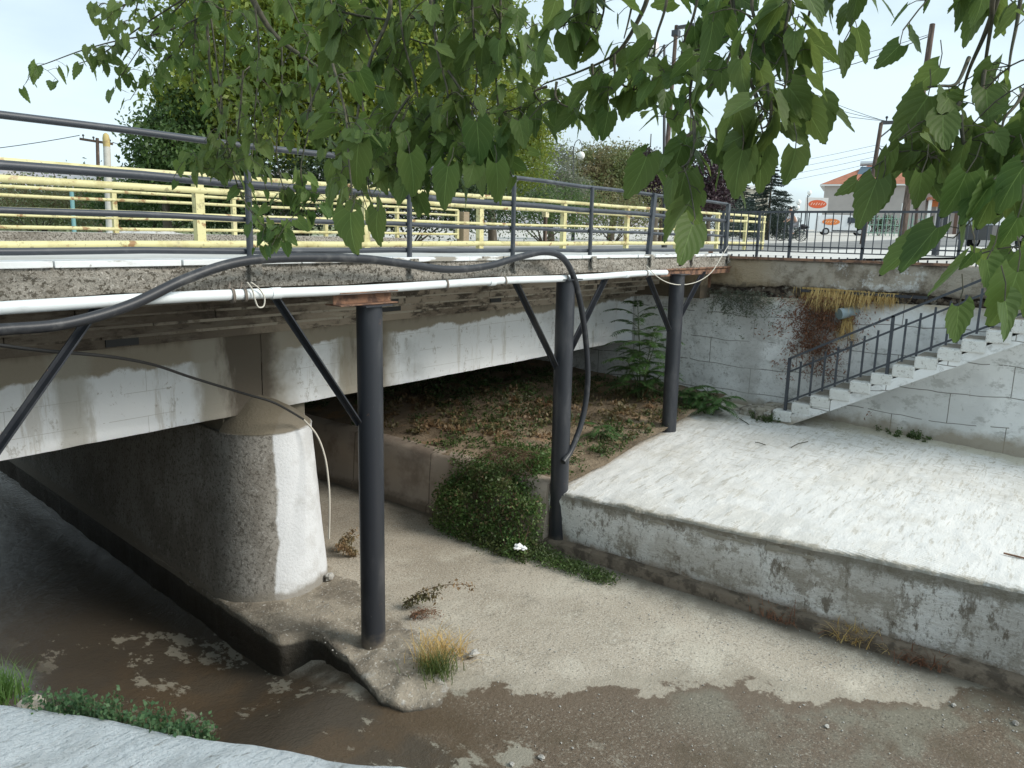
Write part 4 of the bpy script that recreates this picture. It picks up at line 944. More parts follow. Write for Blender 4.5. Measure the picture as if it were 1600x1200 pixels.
bush(640, 22, [B(600, 300, 22, 70, 60), B(680, 305, 22, 80, 55), B(740, 320, 23, 60, 45)], 12000, .12, LM['dark'], 'dark shrub under the large tree, right part', 34)
bush(850, 29, [B(800, 320, 28, 70, 40), B(870, 325, 29, 70, 36)], 8000, .11, LM['mid'], 'green shrub below the grey green tree', 35)
bush(960, 34, [B(930, 330, 34, 70, 32), B(1000, 332, 34, 60, 32)], 7000, .12, LM['olive'], 'flowering olive shrub behind the lamp post', 36)
bush(1090, 44, [B(1060, 335, 42, 50, 26), B(1120, 335, 44, 50, 28)], 5000, .15, LM['spruce'], 'dark juniper shrub below the purple trees', 37)
bush(1230, 62, [B(1195, 347, 62, 26, 14), B(1222, 345, 62, 20, 11)], 2400, .2, LM['dark'], 'dark clipped shrubs behind the cyclist', 38)
# faraway line of trees
rng = np.random.default_rng(40); P = []
for i in range(150):
    px = rng.uniform(-250, 420); d = rng.uniform(120, 170); g = G(px, d); h = rng.uniform(6, 9.5)
    P.append(np.array([g.x, g.y, g.z+h*.5])+rng.normal(size=(130, 3))*np.array([3.2, 3.2, h*.28]))
P = np.concatenate(P); V, F = leaf_quads(P, .9*rng.uniform(.6, 1.2, len(P)), rng, .1, .7)
tag(npmesh('far_woodland', V, F, LM['far']), 'far line of woodland below the hills', 'woodland', kind='stuff')

# ---------------------------------------------------------------- poles, wires, lamps
def wooden_pole(px, d, ytop, r, label, lean=(0, 0), mat='wood', name='utility_pole', group='wooden utility poles'):
    g = G(px, d); t = AT(px+lean[0], ytop, d); root = empty(name, g, label, 'utility pole', group)
    m = MB(); m.tube([g-Vector((0, 0, .3)), g.lerp(t, .5), t], [r, r*.85, r*.7], 12); m.build('pole', MT[mat], root); return root, g, t
view_right = (R3 @ Vector((1, 0, 0))).normalized()
def insulator(m, p): m.tube([p, p+Vector((0, 0, .16))], .03, 6); m.ball(p+Vector((0, 0, .2)), .07, 8, 5)
# left: pole with cross-arm, and a round-topped concrete pole before it
root, g, t = wooden_pole(155, 45, 216, .13, 'far wooden pole with cross arm on the left, under the hills', (-3, 0))
m = MB(); a = AT(125, 217, 45); b = AT(176, 225, 45); m.bar(a, b, .12, .14); m.build('cross_arm', MT['wood'], root)
m = MB(); [insulator(m, q) for q in (a+view_right*.2, a.lerp(b, .42), b-view_right*.15)]; m.build('insulators', MT['dkmetal'], root)
LT = a, b
g = G(171, 19); t = AT(165.5, 213, 19)
root = empty('concrete_pole', g, 'pale round-topped concrete pole with ochre tip', 'pole')
m = MB(); m.tube([g, g.lerp(t, .5), t-Vector((0, 0, .25))], [.095, .088, .083], 12); m.build('shaft', plain('pale concrete', (.50, .49, .44), .9, c2=(.38, .36, .31), s=5), root)
m = MB(); m.tube([t-Vector((0, 0, .249)), t-Vector((0, 0, .05)), t+Vector((0, 0, .04)), t+Vector((0, 0, .08))], [.084, .084, .065, .02], 12); m.build('tip', plain('ochre paint', (.50, .40, .16), .7, c2=(.35, .25, .12), s=12), root)
root = empty('teal_post', G(115, 20), 'thin teal metal post holding two cables, far left', 'post')
g = G(115, 20); m = MB(); m.tube([g, AT(112, 300, 20)], .055, 8); m.build('post', plain('teal paint', (.20, .40, .42), .6), root)
# right-hand poles
p5, g5, t5 = wooden_pole(1033, 34, 40, .12, 'wooden pole with street light behind the mulberry leaves, centre', (24, 0))
m = MB(); m.bar(t5+Vector((0, 0, -.1)), t5+view_right*.75+Vector((0, 0, .02)), .28, .12); m.build('lamp_head', MT['dkmetal'], p5)
m = MB(); m.box(t5.x-.15, t5.x+.15, t5.y-.15, t5.y+.15, t5.z-.45, t5.z-.2); m.build('bracket', MT['railmetal'], p5)
p1_, g1_, t1_ = wooden_pole(1411, 26, 38, .125, 'tallest brown wooden pole on the right', (46, 0))
p2_, g2_, t2_ = wooden_pole(1350, 38, 192, .13, 'brown steel pole with short arm before the red-roofed house', (27, 0), 'wood')
b2 = AT(1402, 191, 38); m = MB(); m.bar(t2_, b2, .16, .16); m.bar(AT(1371, 218, 38), AT(1398, 196, 38), .06, .06); m.bar(AT(1369, 226, 38), AT(1395, 252, 38), .05, .05); m.build('cross_arm', MT['dkmetal'], p2_)
m = MB(); insulator(m, AT(1385, 190, 38)); m.build('insulators', MT['dkmetal'], p2_)
p3_, g3_, t3_ = wooden_pole(1467, 19, 230, .09, 'dark steel column standing just behind the fence', (16, 0), 'dkmetal')
p4_, g4_, t4_ = wooden_pole(1500, 75, 275, .12, 'thin far pole on the street', (6, 0), 'wood')
p6_, g6_, t6_ = wooden_pole(1432, 60, 285, .13, 'thin dark pole before the porch house', (4, 0), 'wood')
def wire(a, b, sag, label, r=.012):
    m = MB(); pts = []
    for i in range(17):
        t = i/16; p = a.lerp(b, t); p.z -= sag*4*t*(1-t); pts.append(p)
    m.tube(pts, r, 5); tag(m.build('overhead_wire', MT['cable']), label, 'wire', 'overhead wires')
wire(AT(-300, 248, 40), LT[0]+Vector((0, 0, .2)), .35, 'overhead wire left of the cross-arm pole, upper', .022)
wire(LT[1]+Vector((0, 0, .1)), AT(420, 262, 50), .5, 'overhead wire running right from the cross-arm pole', .022)
wire(t1_+Vector((0, 0, -.35)), AT(1000, 60, 60), 2.3, 'wire sagging left from the tallest pole', .016)
wire(t1_+Vector((0, 0, -.30)), AT(1010, 68, 60), 1.6, 'thin wire just above the sagging one', .01)
for k in range(3): wire(AT(1385+5*k, 190, 38), AT(1080-14*k, 20+26*k, 60), .9+.1*k, ('topmost', 'middle', 'lowest')[k]+' of the three wires from the short-armed pole', .013)
for k in range(4): wire(AT(1372, 226+9*k, 38), AT(900, 268+10*k, 90), 1.2, ('highest', 'second', 'third', 'lowest')[k]+' of the four thin wires left of the short-armed pole', .009)
for k in range(2): wire(AT(1374, 228+14*k, 38), AT(1760, 252+16*k, 60), .6, ('upper', 'lower')[k]+' wire running right from the short-armed pole', .014)
wire(AT(700, 175, 70), AT(1010, 70, 34), .8, 'faint wire left of the street light pole', .012)

def globe_lamp(px, d, arms, ytop, label, group='globe street lamps', lean=0):
    g = G(px, d); t = AT(px+lean, ytop, d); root = empty('globe_lamp', g, label, 'street lamp', group); k = d/1200
    m = MB(); m.tube([g, t], [.06, .035], 10); m.tube([g, g+Vector((0, 0, .5))], .09, 10); m.build('column', MT['dkmetal'], root)
    for (gx, gy, r, hook) in arms:
        c = AT(gx, gy, d); m = MB()
        if hook:
            top = c+Vector((0, 0, r*k*2.2)); s = 1 if gx > px else -1
            st = Vector((t.x, t.y, c.z+r*k*1.0)) if abs(gy-ytop) > 60 else t
            pts = spline([st, st.lerp(top, .25)+Vector((0, 0, r*k*1.6)), st.lerp(top, .75)+Vector((0, 0, r*k*1.9)), top+view_right*s*.05-Vector((0, 0, r*k*.2)), c+Vector((0, 0, r*k*.9))], 5)
            m.tube(pts, .02, 6)
        else: m.tube([t, t.lerp(c, .6)-Vector((0, 0, r*k*1.5)), c-Vector((0, 0, r*k*1.4)), c-Vector((0, 0, r*k*.9))], .025, 6); m.tube([c-Vector((0, 0, r*k*1.15)), c-Vector((0, 0, r*k*.85))], r*k*.45, 10)
        m.build('arm', MT['dkmetal'], root)
        m = MB(); m.ball(c, r*k, 18, 12, (1, 1, 1.06)); m.build('globe', MT['globe'], root)
globe_lamp(896, 38, ((908, 243, 5.8, True), (886, 268, 5.6, True)), 232, 'lamp post with two hanging white globes before the olive green tree')
globe_lamp(1040, 24, ((1019, 75, 11, False),), 70, 'tall lamp with a white globe among the mulberry leaves', lean=-2)
globe_lamp(1129, 52, ((1132, 302, 4, False),), 306, 'small globe lamp beside the wider purple tree')
globe_lamp(1240, 58, ((1248, 316, 3.9, False), (1234, 324, 3.2, False), (1246, 324, 3.4, False)), 322, 'lamp cluster with three white globes behind the cyclist')
globe_lamp(1262, 68, ((1265, 301, 3.4, False),), 305, 'white globe lamp left of the house sign')

# ---------------------------------------------------------------- houses
VR = Vector((view_right.x, view_right.y, 0)).normalized(); VF = Vector((-VR.y, VR.x, 0))
def frame_at(px, d): return G(px, d)
class HB:
    """box/quad builder in a house's own frame: u to the right along the front, w away, h up"""
    def __init__(s, o, yaw=0):
        s.o = o; s.u = VR.copy(); s.w = VF.copy()
        if yaw: R = Matrix.Rotation(yaw, 3, 'Z'); s.u = R @ s.u; s.w = R @ s.w
    def p(s, u, w, h): return s.o+s.u*u+s.w*w+Vector((0, 0, h))
    def box(s, m, u0, u1, w0, w1, h0, h1):
        vs = [s.p(u, w_, h) for u in (u0, u1) for w_ in (w0, w1) for h in (h0, h1)]
        m.add(vs, [(0, 1, 3, 2), (4, 6, 7, 5), (0, 4, 5, 1), (2, 3, 7, 6), (0, 2, 6, 4), (1, 5, 7, 3)]); return m
tile = surf('terracotta tiles', (.40, .165, .10), .85, [dict(c=(.28, .12, .08), s=1.2, lo=.45, hi=.65, a=.7)], [(5, .6, .05, (1, 1, 1))])
plas = surf('greige render', (.42, .385, .36), .9, [dict(c=(.36, .33, .31), s=.4, lo=.45, hi=.65, a=.6)])
trim = plain('white trim', (.75, .75, .73), .6); glass = plain('dark window glass', (.03, .035, .04), .12)
def house_red():
    d = 95; o = G(1283, d); h = HB(o, rad(-24)); root = empty('house', o, 'grey rendered house with red tiled hip roof and solar heater', 'house', 'houses beyond the street')
    W, D, E = 11.2, 10, 7.2; z0_ = AT(1283, 289, d).z-o.z; E = z0_
    m = MB(); h.box(m, 0, W, 0, D, -1, E); m.build('wall', plas, root)
    m = MB(); a, b, c, e = h.p(-.5, -.5, E), h.p(W+.5, -.5, E), h.p(W+.5, D+.5, E), h.p(-.5, D+.5, E); r1, r2 = h.p(W*.50, D*.5, E+3.0), h.p(W*.60, D*.5, E+3.0)
    m.add([a, b, c, e, r1, r2], [(0, 1, 5, 4), (1, 2, 5), (2, 3, 4, 5), (3, 0, 4)]); rf = m.build('roof', tile, root)
    m = MB(); h.box(m, -.55, W+.55, -.55, D+.55, E-.18, E-.02); m.build('eaves', trim, root)
    m = MB(); h.box(m, 4.2, 4.75, -.06, .05, E-2.6, E-2.05); f = m.build('window', trim, root)
    m = MB(); h.box(m, 4.32, 4.63, -.08, -.03, E-2.5, E-2.15); m.build('pane', glass, f)
    m = MB(); h.box(m, 8.7, 9.3, -.06, .05, E-4.0, E-2.2); f = m.build('window', trim, root)
    m = MB(); h.box(m, 8.85, 9.15, -.08, -.03, E-3.8, E-2.35); m.build('pane', glass, f)
    m = MB(); q = [h.p(3.4, 1.6, E+1.0), h.p(5.0, 1.6, E+1.0), h.p(5.4, 2.9, E+2.3), h.p(3.8, 2.9, E+2.3)]; off = Vector((0, 0, .12)); m.add(q+[v-off for v in q], [(0, 1, 2, 3), (7, 6, 5, 4), (0, 4, 5, 1), (1, 5, 6, 2), (2, 6, 7, 3), (3, 7, 4, 0)]); p = m.build('solar_panel', plain('solar panel', (.10, .15, .19), .2), root)
    m = MB(); m.tube([h.p(3.7, 3.1, E+2.7), h.p(5.5, 3.1, E+2.7)], .3, 12); m.bar(h.p(4, 3.1, E+2.6), h.p(4, 3.1, E+1.4), .08, .08); m.bar(h.p(5.2, 3.1, E+2.6), h.p(5.2, 3.1, E+1.4), .08, .08); m.build('water_tank', plain('steel tank', (.55, .57, .58), .35, .6), root)
    # shop front at the right-hand end
    for u in (11.4, 14.2, 17.0):
        m = MB(); h.box(m, u, u+.35, -1.6, -1.25, -1, 3.9); m.build('porch_column', trim if u < 12 else plain('brown column', (.12, .07, .05), .8), root)
    m = MB(); h.box(m, W+.003, 21.5, .8, D-1, -1, E-1.0); m.build('side_wing', plas, root)
    m = MB(); h.box(m, W+.1, 15.5, -1.9, .79, 3.9, 4.2); m.build('porch_roof', tile, root)
    m = MB(); h.box(m, 12.4, 14.0, .70, .82, 0.2, 3.3); f = m.build('door', trim, root)
    m = MB(); h.box(m, 12.65, 13.75, .66, .72, 0.9, 3.1); m.build('pane', glass, f)
    m = MB(); h.box(m, 16.8, 18.2, .70, .82, 3.9, 5.0); m.build('window', glass, root)
    m = MB(); h.box(m, W+.3, 13.2, -.0, .05, 3.2, 3.85); m.build('shop_sign', plain('orange sign', (.6, .2, .06), .6), root)
house_red()
def small_house(px, d, W, D, E, label, roofh, wallm, flat=False, yaw=0, nwin=2):
    o = G(px, d); h = HB(o, yaw); root = empty('house', o, label, 'house', 'houses beyond the street')
    m = MB(); h.box(m, 0, W, 0, D, -1, E); m.build('wall', wallm, root); m = MB()
    if flat: h.box(m, -.2, W+.2, -.2, D+.2, E+.003, E+.35); m.build('parapet', trim, root)
    else:
        a, b, c, e = h.p(-.5, -.5, E), h.p(W+.5, -.5, E), h.p(W+.5, D+.5, E), h.p(-.5, D+.5, E); r1, r2 = h.p(W*.35, D*.5, E+roofh), h.p(W*.65, D*.5, E+roofh)
        m.add([a, b, c, e, r1, r2], [(0, 1, 5, 4), (1, 2, 5), (2, 3, 4, 5), (3, 0, 4), (3, 2, 1, 0)]); m.build('roof', tile, root)
    for i in range(nwin):
        u = W*(i+.6)/(nwin+.2); m = MB(); h.box(m, u-.5, u+.5, -.05, .05, E-2.2, E-.9); f = m.build('window', trim, root); m = MB(); h.box(m, u-.42, u+.42, -.08, -.02, E-2.1, E-1.0); m.build('pane', glass, f)
beige = plain('beige render', (.50, .46, .38), .9)
small_house(1140, 75, 3.6, 6, 4.4, 'beige house glimpsed behind the spruce', 1, beige, True, nwin=1)
small_house(1486, 130, 8, 8, 6.5, 'distant house with orange roof at the street end', 2.2, beige)
small_house(1545, 100, 9, 8, 4.2, 'low pale house behind the right-hand leaves', 1.6, plain('cream render', (.6, .57, .5), .9))
# sign with a red oval
o = G(1262, 80); h = HB(o); root = empty('shop_sign', o, 'white shop sign board with a red oval left of the house', 'sign')
zt = AT(1262, 332, 80).z-o.z; zb = AT(1262, 309, 80).z-o.z
m = MB(); h.box(m, -.4, 1.9, -.05, .1, zt, zb); bd = m.build('board', plain('sign board', (.62, .60, .58), .6), root)
def oval(m, h, cu, ch, ru, rh, w): m.add([h.p(cu, w, ch)]+[h.p(cu+ru*math.cos(k*math.pi/12), w, ch+rh*math.sin(k*math.pi/12)) for k in range(24)], [(0, 1+k, 1+(k+1) % 24) for k in range(24)])
m = MB(); oval(m, h, .8, (zt+zb)/2+.1, .95, .42, -.06); m.build('oval', plain('red orange enamel', (.60, .10, .03), .5), bd)
m = MB()
for k in range(6): m.bar(h.p(.1+.26*k, -.075, (zt+zb)/2-.02+.05*(k % 2)), h.p(.25+.26*k, -.075, (zt+zb)/2+.26-.05*(k % 2)), .01, .07)
m.build('lettering', plain('pale lettering', (.75, .5, .4), .6), bd)
for u in (-.3, 1.8):
    m = MB(); h.box(m, u, u+.1, .101, .2, -.2, zb); m.build('post', MT['railmetal'], root)

# ---------------------------------------------------------------- vehicles
tyre = plain('tyre rubber', (.02, .02, .02), .8); rim = plain('alloy rim', (.5, .5, .5), .35, .8); carglass = plain('car glass', (.03, .04, .05), .08)
def vehicle(name, px, d, prof, W, wheels, paint, label, cat, glassp, yaw=0, wr=.33, z=None, extra=None):
    """side profile (u, h) with the nose to +u; wheels at u; glassp: lists of side-window polygons"""
    o = G(px, d);
    if z is not None: o.z = z
    h = HB(o, yaw); root = empty(name, o, label, cat)
    m = MB(); n = len(prof); vs = []
    for w_, ins in ((0, .10), (.12, 0), (W-.12, 0), (W, .10)):
        for (u, hh) in prof:
            cu = sum(p[0] for p in prof)/n; tum = .10*max(0, hh-1.0)*(1 if w_ < W/2 else -1); vs.append(h.p(u+(cu-u)*ins*.25, w_+tum, hh if hh < .5 else hh-ins*.25))
    F = [tuple(range(n)), tuple(range(4*n-1, 3*n-1, -1))]+[(j*n+i, (j+1)*n+i, (j+1)*n+(i+1) % n, j*n+(i+1) % n) for j in range(3) for i in range(n)]
    m.add(vs, F); body = m.build('body', paint, root)
    for k, u in enumerate(wheels):
        for w_ in (.02, W-.22):
            m = MB(); m.tube([h.p(u, w_-.03, wr), h.p(u, w_+.2, wr)], wr, 20); t = m.build('wheel', tyre, root); m = MB(); m.tube([h.p(u, w_-.045, wr), h.p(u, w_+.215, wr)], wr*.58, 16); m.build('rim', rim, t)
    for g_ in glassp:
        for w_ in (-.02, W+.02):
            m = MB(); s = 1 if w_ < 0 else -1; m.add([h.p(u, w_+s*.10*max(0, hh-1.0)+s*0.0, hh) for u, hh in g_], [tuple(range(len(g_)))]); m.build('window', carglass, root)
    if extra: extra(h, root, W)
    return root
white = plain('white car paint', (.72, .73, .74), .3)
def van_extra(h, root, W):
    m = MB(); oval(m, h, 1.25, 1.25, .82, .30, -.022); lg = m.build('logo', plain('orange oval decal', (.75, .22, .05), .5), root)
    m = MB()
    for k in range(5): m.bar(h.p(.7+.24*k, -.03, 1.18), h.p(.83+.24*k, -.03, 1.34), .008, .05)
    m.build('lettering', plain('pale decal', (.8, .65, .5), .5), lg)
    m = MB(); m.add([h.p(3.72, .15, 1.72), h.p(4.38, .15, 1.12), h.p(4.38, W-.15, 1.12), h.p(3.72, W-.15, 1.72)], [(0, 1, 2, 3)]); m.build('windscreen', carglass, root)
    m = MB(); h.box(m, 4.80, 4.96, .1, .5, .7, .88); m.build('headlight', plain('headlight', (.6, .62, .64), .15), root)
    m = MB(); h.box(m, 4.86, 5.0, .05, W-.05, .28, .5); m.build('bumper', tyre, root)
    m = MB(); h.box(m, 1.45, 4.1, -.02, .0, .34, .46); m.build('sill_strip', tyre, root)
    m = MB(); h.box(m, 2.88, 3.05, -.22, -.03, 1.05, 1.25); m.build('mirror', tyre, root)
vehicle('delivery_van', 1277, 76, [(0, .3), (0, 1.0), (.08, 1.85), (.3, 1.93), (2.9, 1.93), (3.55, 1.80), (4.3, 1.15), (4.88, .95), (4.98, .6), (4.92, .3)], 1.85, (.85, 4.0), white,
        'white delivery van with an orange oval decal parked before the house', 'van', [[(2.75, 1.18), (2.78, 1.72), (3.3, 1.70), (3.85, 1.25), (3.85, 1.18)]], z=AT(1300, 367, 76).z, extra=van_extra, wr=.34, yaw=rad(-14))
silver = plain('silver car paint', (.42, .46, .50), .3)
def car_extra(h, root, W):
    m = MB(); m.add([h.p(-.02+.58, .2, 1.32), h.p(-.02+.12, .12, .92), h.p(-.02+.12, W-.12, .92), h.p(-.02+.58, W-.2, 1.32)], [(0, 1, 2, 3)]); m.build('rear_window', carglass, root)
    for w_ in (.08, W-.3):
        m = MB(); h.box(m, -.04, .06, w_, w_+.22, .68, .82); m.build('rear_light', plain('red lens', (.4, .02, .02), .3), root)
vehicle('parked_car', 1492, 100, [(0, .25), (0, .85), (.12, .93), (.7, 1.38), (1.0, 1.44), (2.2, 1.42), (3.0, .98), (3.85, .82), (4.05, .55), (4.0, .25)], 1.7, (.72, 3.2), silver,
        'small silver car far down the street', 'car', [[(.75, .95), (.95, 1.34), (1.5, 1.36), (1.5, .95)], [(1.56, .95), (1.56, 1.36), (2.15, 1.34), (2.75, .95)]], yaw=rad(62), z=AT(1500, 373, 100).z, extra=car_extra, wr=.3)
grey = plain('grey truck canvas', (.30, .31, .32), .7)
def pk_extra(h, root, W):
    m = MB(); h.box(m, .1, 2.3, .05, W-.05, 1.0, 1.9); m.build('load_cover', plain('pale tarpaulin', (.45, .49, .52), .7), root)
vehicle('pickup_truck', 1550, 34, [(0, .35), (0, .99), (2.4, .99), (2.5, 1.7), (3.6, 1.7), (4.2, 1.1), (5.0, .95), (5.05, .35)], 1.7, (.9, 4.1), plain('dark grey paint', (.08, .08, .08), .4), 'dark pickup with a pale cover half hidden by leaves on the right', 'truck', [[(2.65, 1.1), (2.7, 1.6), (3.5, 1.6), (3.95, 1.1)]], yaw=rad(20), extra=pk_extra)

# green mesh fence before the house
o = G(1352, 74); h = HB(o, rad(-3)); root = empty('garden_fence', o, 'pale green garden fence before the house', 'fence'); gm = plain('green fence paint', (.20, .33, .26), .6); o.z = AT(1352, 368, 74).z; h.o = o; root.location = o
for hh in (.25, 1.0, 1.6):
    m = MB(); h.box(m, 0, 5.6, 0, .06, hh, hh+.07); m.build('rail', gm, root)
for k in range(15):
    m = MB(); h.box(m, k*.4, k*.4+.05, -.02, .05, 0, 2.0); m.build('picket', gm, root)
bush(1375, 77, [B(1362, 350, 77, 14, 12), B(1385, 350, 77, 16, 13)], 1500, .2, LM['dark'], 'dark green hedge behind the pale green garden fence', 39, group='hedges beyond the street')
# white heap beyond the far railing
g = G(230, 18.5); m = MB(); m.ball(g+Vector((0, 0, .0)), .9, 20, 12, (1.3, 1, .33), .12); tag(m.build('gravel_heap', surf('pale rubble', (.62, .62, .60), .95, [dict(c=(.4, .38, .34), s=5, lo=.5, hi=.6)], [(9, 1, .1)])), 'pale heap of rubble behind the far yellow railing', 'heap')
# low log rail and bollard near the middle
g = G(852, 27); root = empty('wooden_post', g, 'short wooden post with a pale top by the lamp post', 'post'); m = MB(); m.bar(g, g+Vector((0, 0, .95)), .1, .1); m.build('post', MT['wood'], root)
m = MB(); m.bar(g+Vector((0, 0, .95)), g+Vector((0, 0, 1.25)), .2, .16); m.build('box', plain('cream box', (.65, .58, .36), .7), root)
g = G(1021, 30); root = empty('dark_trunk', g, 'dark tree stump-like trunk behind the railing', 'tree trunk'); m = MB(); m.tube([g-Vector((0, 0, .1)), g+Vector((0, 0, 1.6))], [.2, .15], 10); m.build('trunk', MT['bark'], root)

# ---------------------------------------------------------------- plants in the channel
def frond(VM, base, d, length, droop, pairs, ll, rng, mstem):
    """a pinnate leaf: rachis tube + folded leaflets; VM collects (V,F)"""
    d = Vector(d).normalized(); pts = []; p = Vector(base); dd = d.copy(); n = 14
    for i in range(n+1):
        pts.append(p.copy()); p = p+dd*(length/n); dd = (dd+Vector((0, 0, -droop/n))).normalized()
    mstem.tube(pts, [.005*(1-.7*i/n) for i in range(n+1)], 4)
    for k in range(pairs):
        t = .18+.80*k/(pairs-1); f = t*n; i = min(int(f), n-1); q = pts[i].lerp(pts[i+1], f-i); ax = (pts[i+1]-pts[i]).normalized()
        side = ax.cross(Vector((0, 0, 1))).normalized(); up = side.cross(ax).normalized(); L_ = ll*math.sin(math.pi*(.22+.72*t))**.6*rng.uniform(.85, 1.1)
        for s in (-1, 1):
            dr = (side*s*1.0+ax*.45-up*rng.uniform(.15, .45)).normalized(); w = ax*L_*.19; e = q+dr*L_; mdl = q+dr*L_*.4+up*.01
            b = len(VM[0]); VM[0] += [q, mdl+w-up*.006, e+ax*.012, mdl-w-up*.006, q+dr*.01, e]; VM[1] += [(b, b+1, b+2, b+3)]
def pinnate_plant(name, base, stems, label, ll=.085, seed=1, cat='plant', group=None):
    rng = np.random.default_rng(seed); root = empty(name, base, label, cat, group); st = MB(); VM = [[], []]; base = Vector(base)
    for (dx, dy, h, nf, fl, spread) in stems:
        top = base+Vector((dx, dy, h)); st.tube([base+Vector((dx*.1, dy*.1, -.05)), base.lerp(top, .5)+Vector((dx*-.1, dy*-.1, 0)), top], [.014, .010, .005], 6)
        for k in range(nf):
            t = .25+.75*(k/(max(1, nf-1)))**.8; p = base.lerp(top, t); a = k*2.4+rng.uniform(-.3, .3); e = .15+.75*t*spread
            frond(VM, p, (math.cos(a), math.sin(a), e), fl*(.75+.35*rng.random())*(1.05-.25*t), 1.25, int(9+fl*8), ll, rng, st)
    st.build('stem', MT['twig'] if False else plain('green stem', (.07, .10, .035), .7), root)
    npmesh('fronds', [tuple(v) for v in VM[0]], VM[1], LM['fern'], root)
gp = Vector((11.9, 6.1, soil(11.9, 6.1)))
pinnate_plant('tree_of_heaven', gp, [(.0, .15, 1.6, 18, .85, 1), (-.15, -.25, 1.2, 14, .7, .8), (.3, -.1, 1.1, 13, .7, .8), (-.4, .1, .75, 11, .6, .6), (.1, -.45, .6, 10, .55, .5), (.25, .35, .8, 10, .6, .7)], 'tall plant with long feathery leaves growing beside the farthest post', ll=.13, seed=51, group='feathery leaved plants')
gp = Vector((12.25, 4.95, 1.0)); pinnate_plant('tree_of_heaven', gp, [(.0, .1, .38, 12, .5, .5), (-.1, -.3, .34, 11, .48, .4), (.1, .35, .40, 11, .45, .5), (0, .6, .3, 8, .4, .4)], 'low feathery plant at the wall foot, right of the farthest post', ll=.12, seed=52, group='feathery leaved plants')
gp = PZ(935, 690, .9); gp = Vector((gp.x, gp.y, soil(gp.x, gp.y))); pinnate_plant('tree_of_heaven', gp, [(.0, .0, .22, 7, .42, .5), (.2, -.1, .18, 5, .36, .5)], 'small feathery seedling behind the terrace edge, right of the hanging hose', seed=53, ll=.085, group='feathery leaved plants')

def mat_of_weeds(name, pts_fn, n, ls, mat, label, seed, cat='weeds', kind=None, droop=-.4, per=14, stems=0, group=None):
    rng = np.random.default_rng(seed); C = np.array([pts_fn(rng) for _ in range(n//per)]); P = np.repeat(C, per, 0)+rng.normal(size=(len(C)*per, 3))*np.array([.045, .045, .025])
    V, F = leaf_quads(P, ls*rng.uniform(.5, 1.3, len(P)), rng, droop, .6); o = npmesh(name, V, F, mat); return tag(o, label, cat, group, kind)
# green mass tumbling over the low wall beside the middle post
def creeper(rng):
    prof = [(7.12, .03), (7.22, .30), (7.34, .62), (7.52, .84), (7.8, .95), (8.15, 1.0), (8.6, .96)]
    while True:
        t = rng.random(); y = rng.uniform(5.08, 7.0)
        if abs(y-5.95) < (1.12-.35*t)*(.82+.5*float(fbm(t*4, y, 1.5))): break
    f = t*(len(prof)-1); i = min(int(f), len(prof)-2); f -= i; x = prof[i][0]*(1-f)+prof[i+1][0]*f; z = prof[i][1]*(1-f)+prof[i+1][1]*f
    bulge = .26*float(fbm(y*2, t*5, 1.))+.12*float(fbm(y*6, t*12, 1.)); e = rng.random()**2*.12
    return (x+.10-bulge-e*.2+.12*max(0, abs(y-6.05)-.5), y, max(.02, z-.05+bulge-e))
root = empty('creeping_bush', (7.8, 6.0, .8), 'dense creeping green bush spilling over the low wall beside the middle post', 'bush')
rng = np.random.default_rng(61); C = np.array([creeper(rng) for _ in range(1600)]); P = np.repeat(C, 11, 0)+rng.normal(size=(len(C)*11, 3))*.045
V, F = leaf_quads(P, .036*rng.uniform(.5, 1.4, len(P)), rng, -.2, .7); npmesh('foliage', V, F, LM['creeper'], root)
P = C[rng.choice(len(C), 350)]; P = np.repeat(P, 6, 0)+rng.normal(size=(2100, 3))*.04; V, F = leaf_quads(P, .04*rng.uniform(.5, 1.4, len(P)), rng, .2, .5); npmesh('brown_leaves', V, F, LM['weedbrown'], root)
m = MB()
for i in range(60):
    a = Vector((7.9+random.uniform(-.4, .5), 6.05+random.uniform(-.5, .5), .85)); b = Vector(C[random.randrange(len(C))]); m.tube([a, a.lerp(b, .5)+Vector((0, 0, .15)), b], .004, 4)
m.build('stems', plain('reddish stem', (.12, .07, .04), .8), root)
def trail(rng):
    t = rng.random(); p = Vector((7.35, 5.75, .02)).lerp(PZ(952, 908, .02), t); w = .24*(1-t*.6); return (p.x+rng.normal()*w*.55, p.y+rng.normal()*w*.6, p.z+.09*rng.random()*(1-t*.5))
mat_of_weeds('creeping_weed', trail, 5600, .032, LM['weed'], 'flat trail of weeds on the channel floor below the terrace corner', 62, 'weeds')
def groundc(rng):
    while True:
        x = rng.uniform(7.9, 12.9); y = rng.uniform(5.12, 12)
        if float(fbm(x, y, .8))+float(fbm(x, y, 2.5))*.4 > -.02+.03*(y-8): return (x, y, soil(x, y)+.04*rng.random())
mat_of_weeds('ground_weeds', groundc, 15000, .05, LM['weed'], 'patchy green weeds covering the soil bank under the bridge', 63, 'weeds', 'stuff')
def dryc(rng):
    while True:
        x = rng.uniform(8.2, 12.9); y = rng.uniform(5.15, 9.5)
        if float(fbm(x+9, y, .7))+float(fbm(x, y+5, 2.2))*.3 > .03: return (x, y, soil(x, y)+.03*rng.random())
mat_of_weeds('dry_weeds', dryc, 4200, .07, LM['weedbrown'], 'dead brown weeds and litter on the soil bank', 64, 'dry weeds', 'stuff')

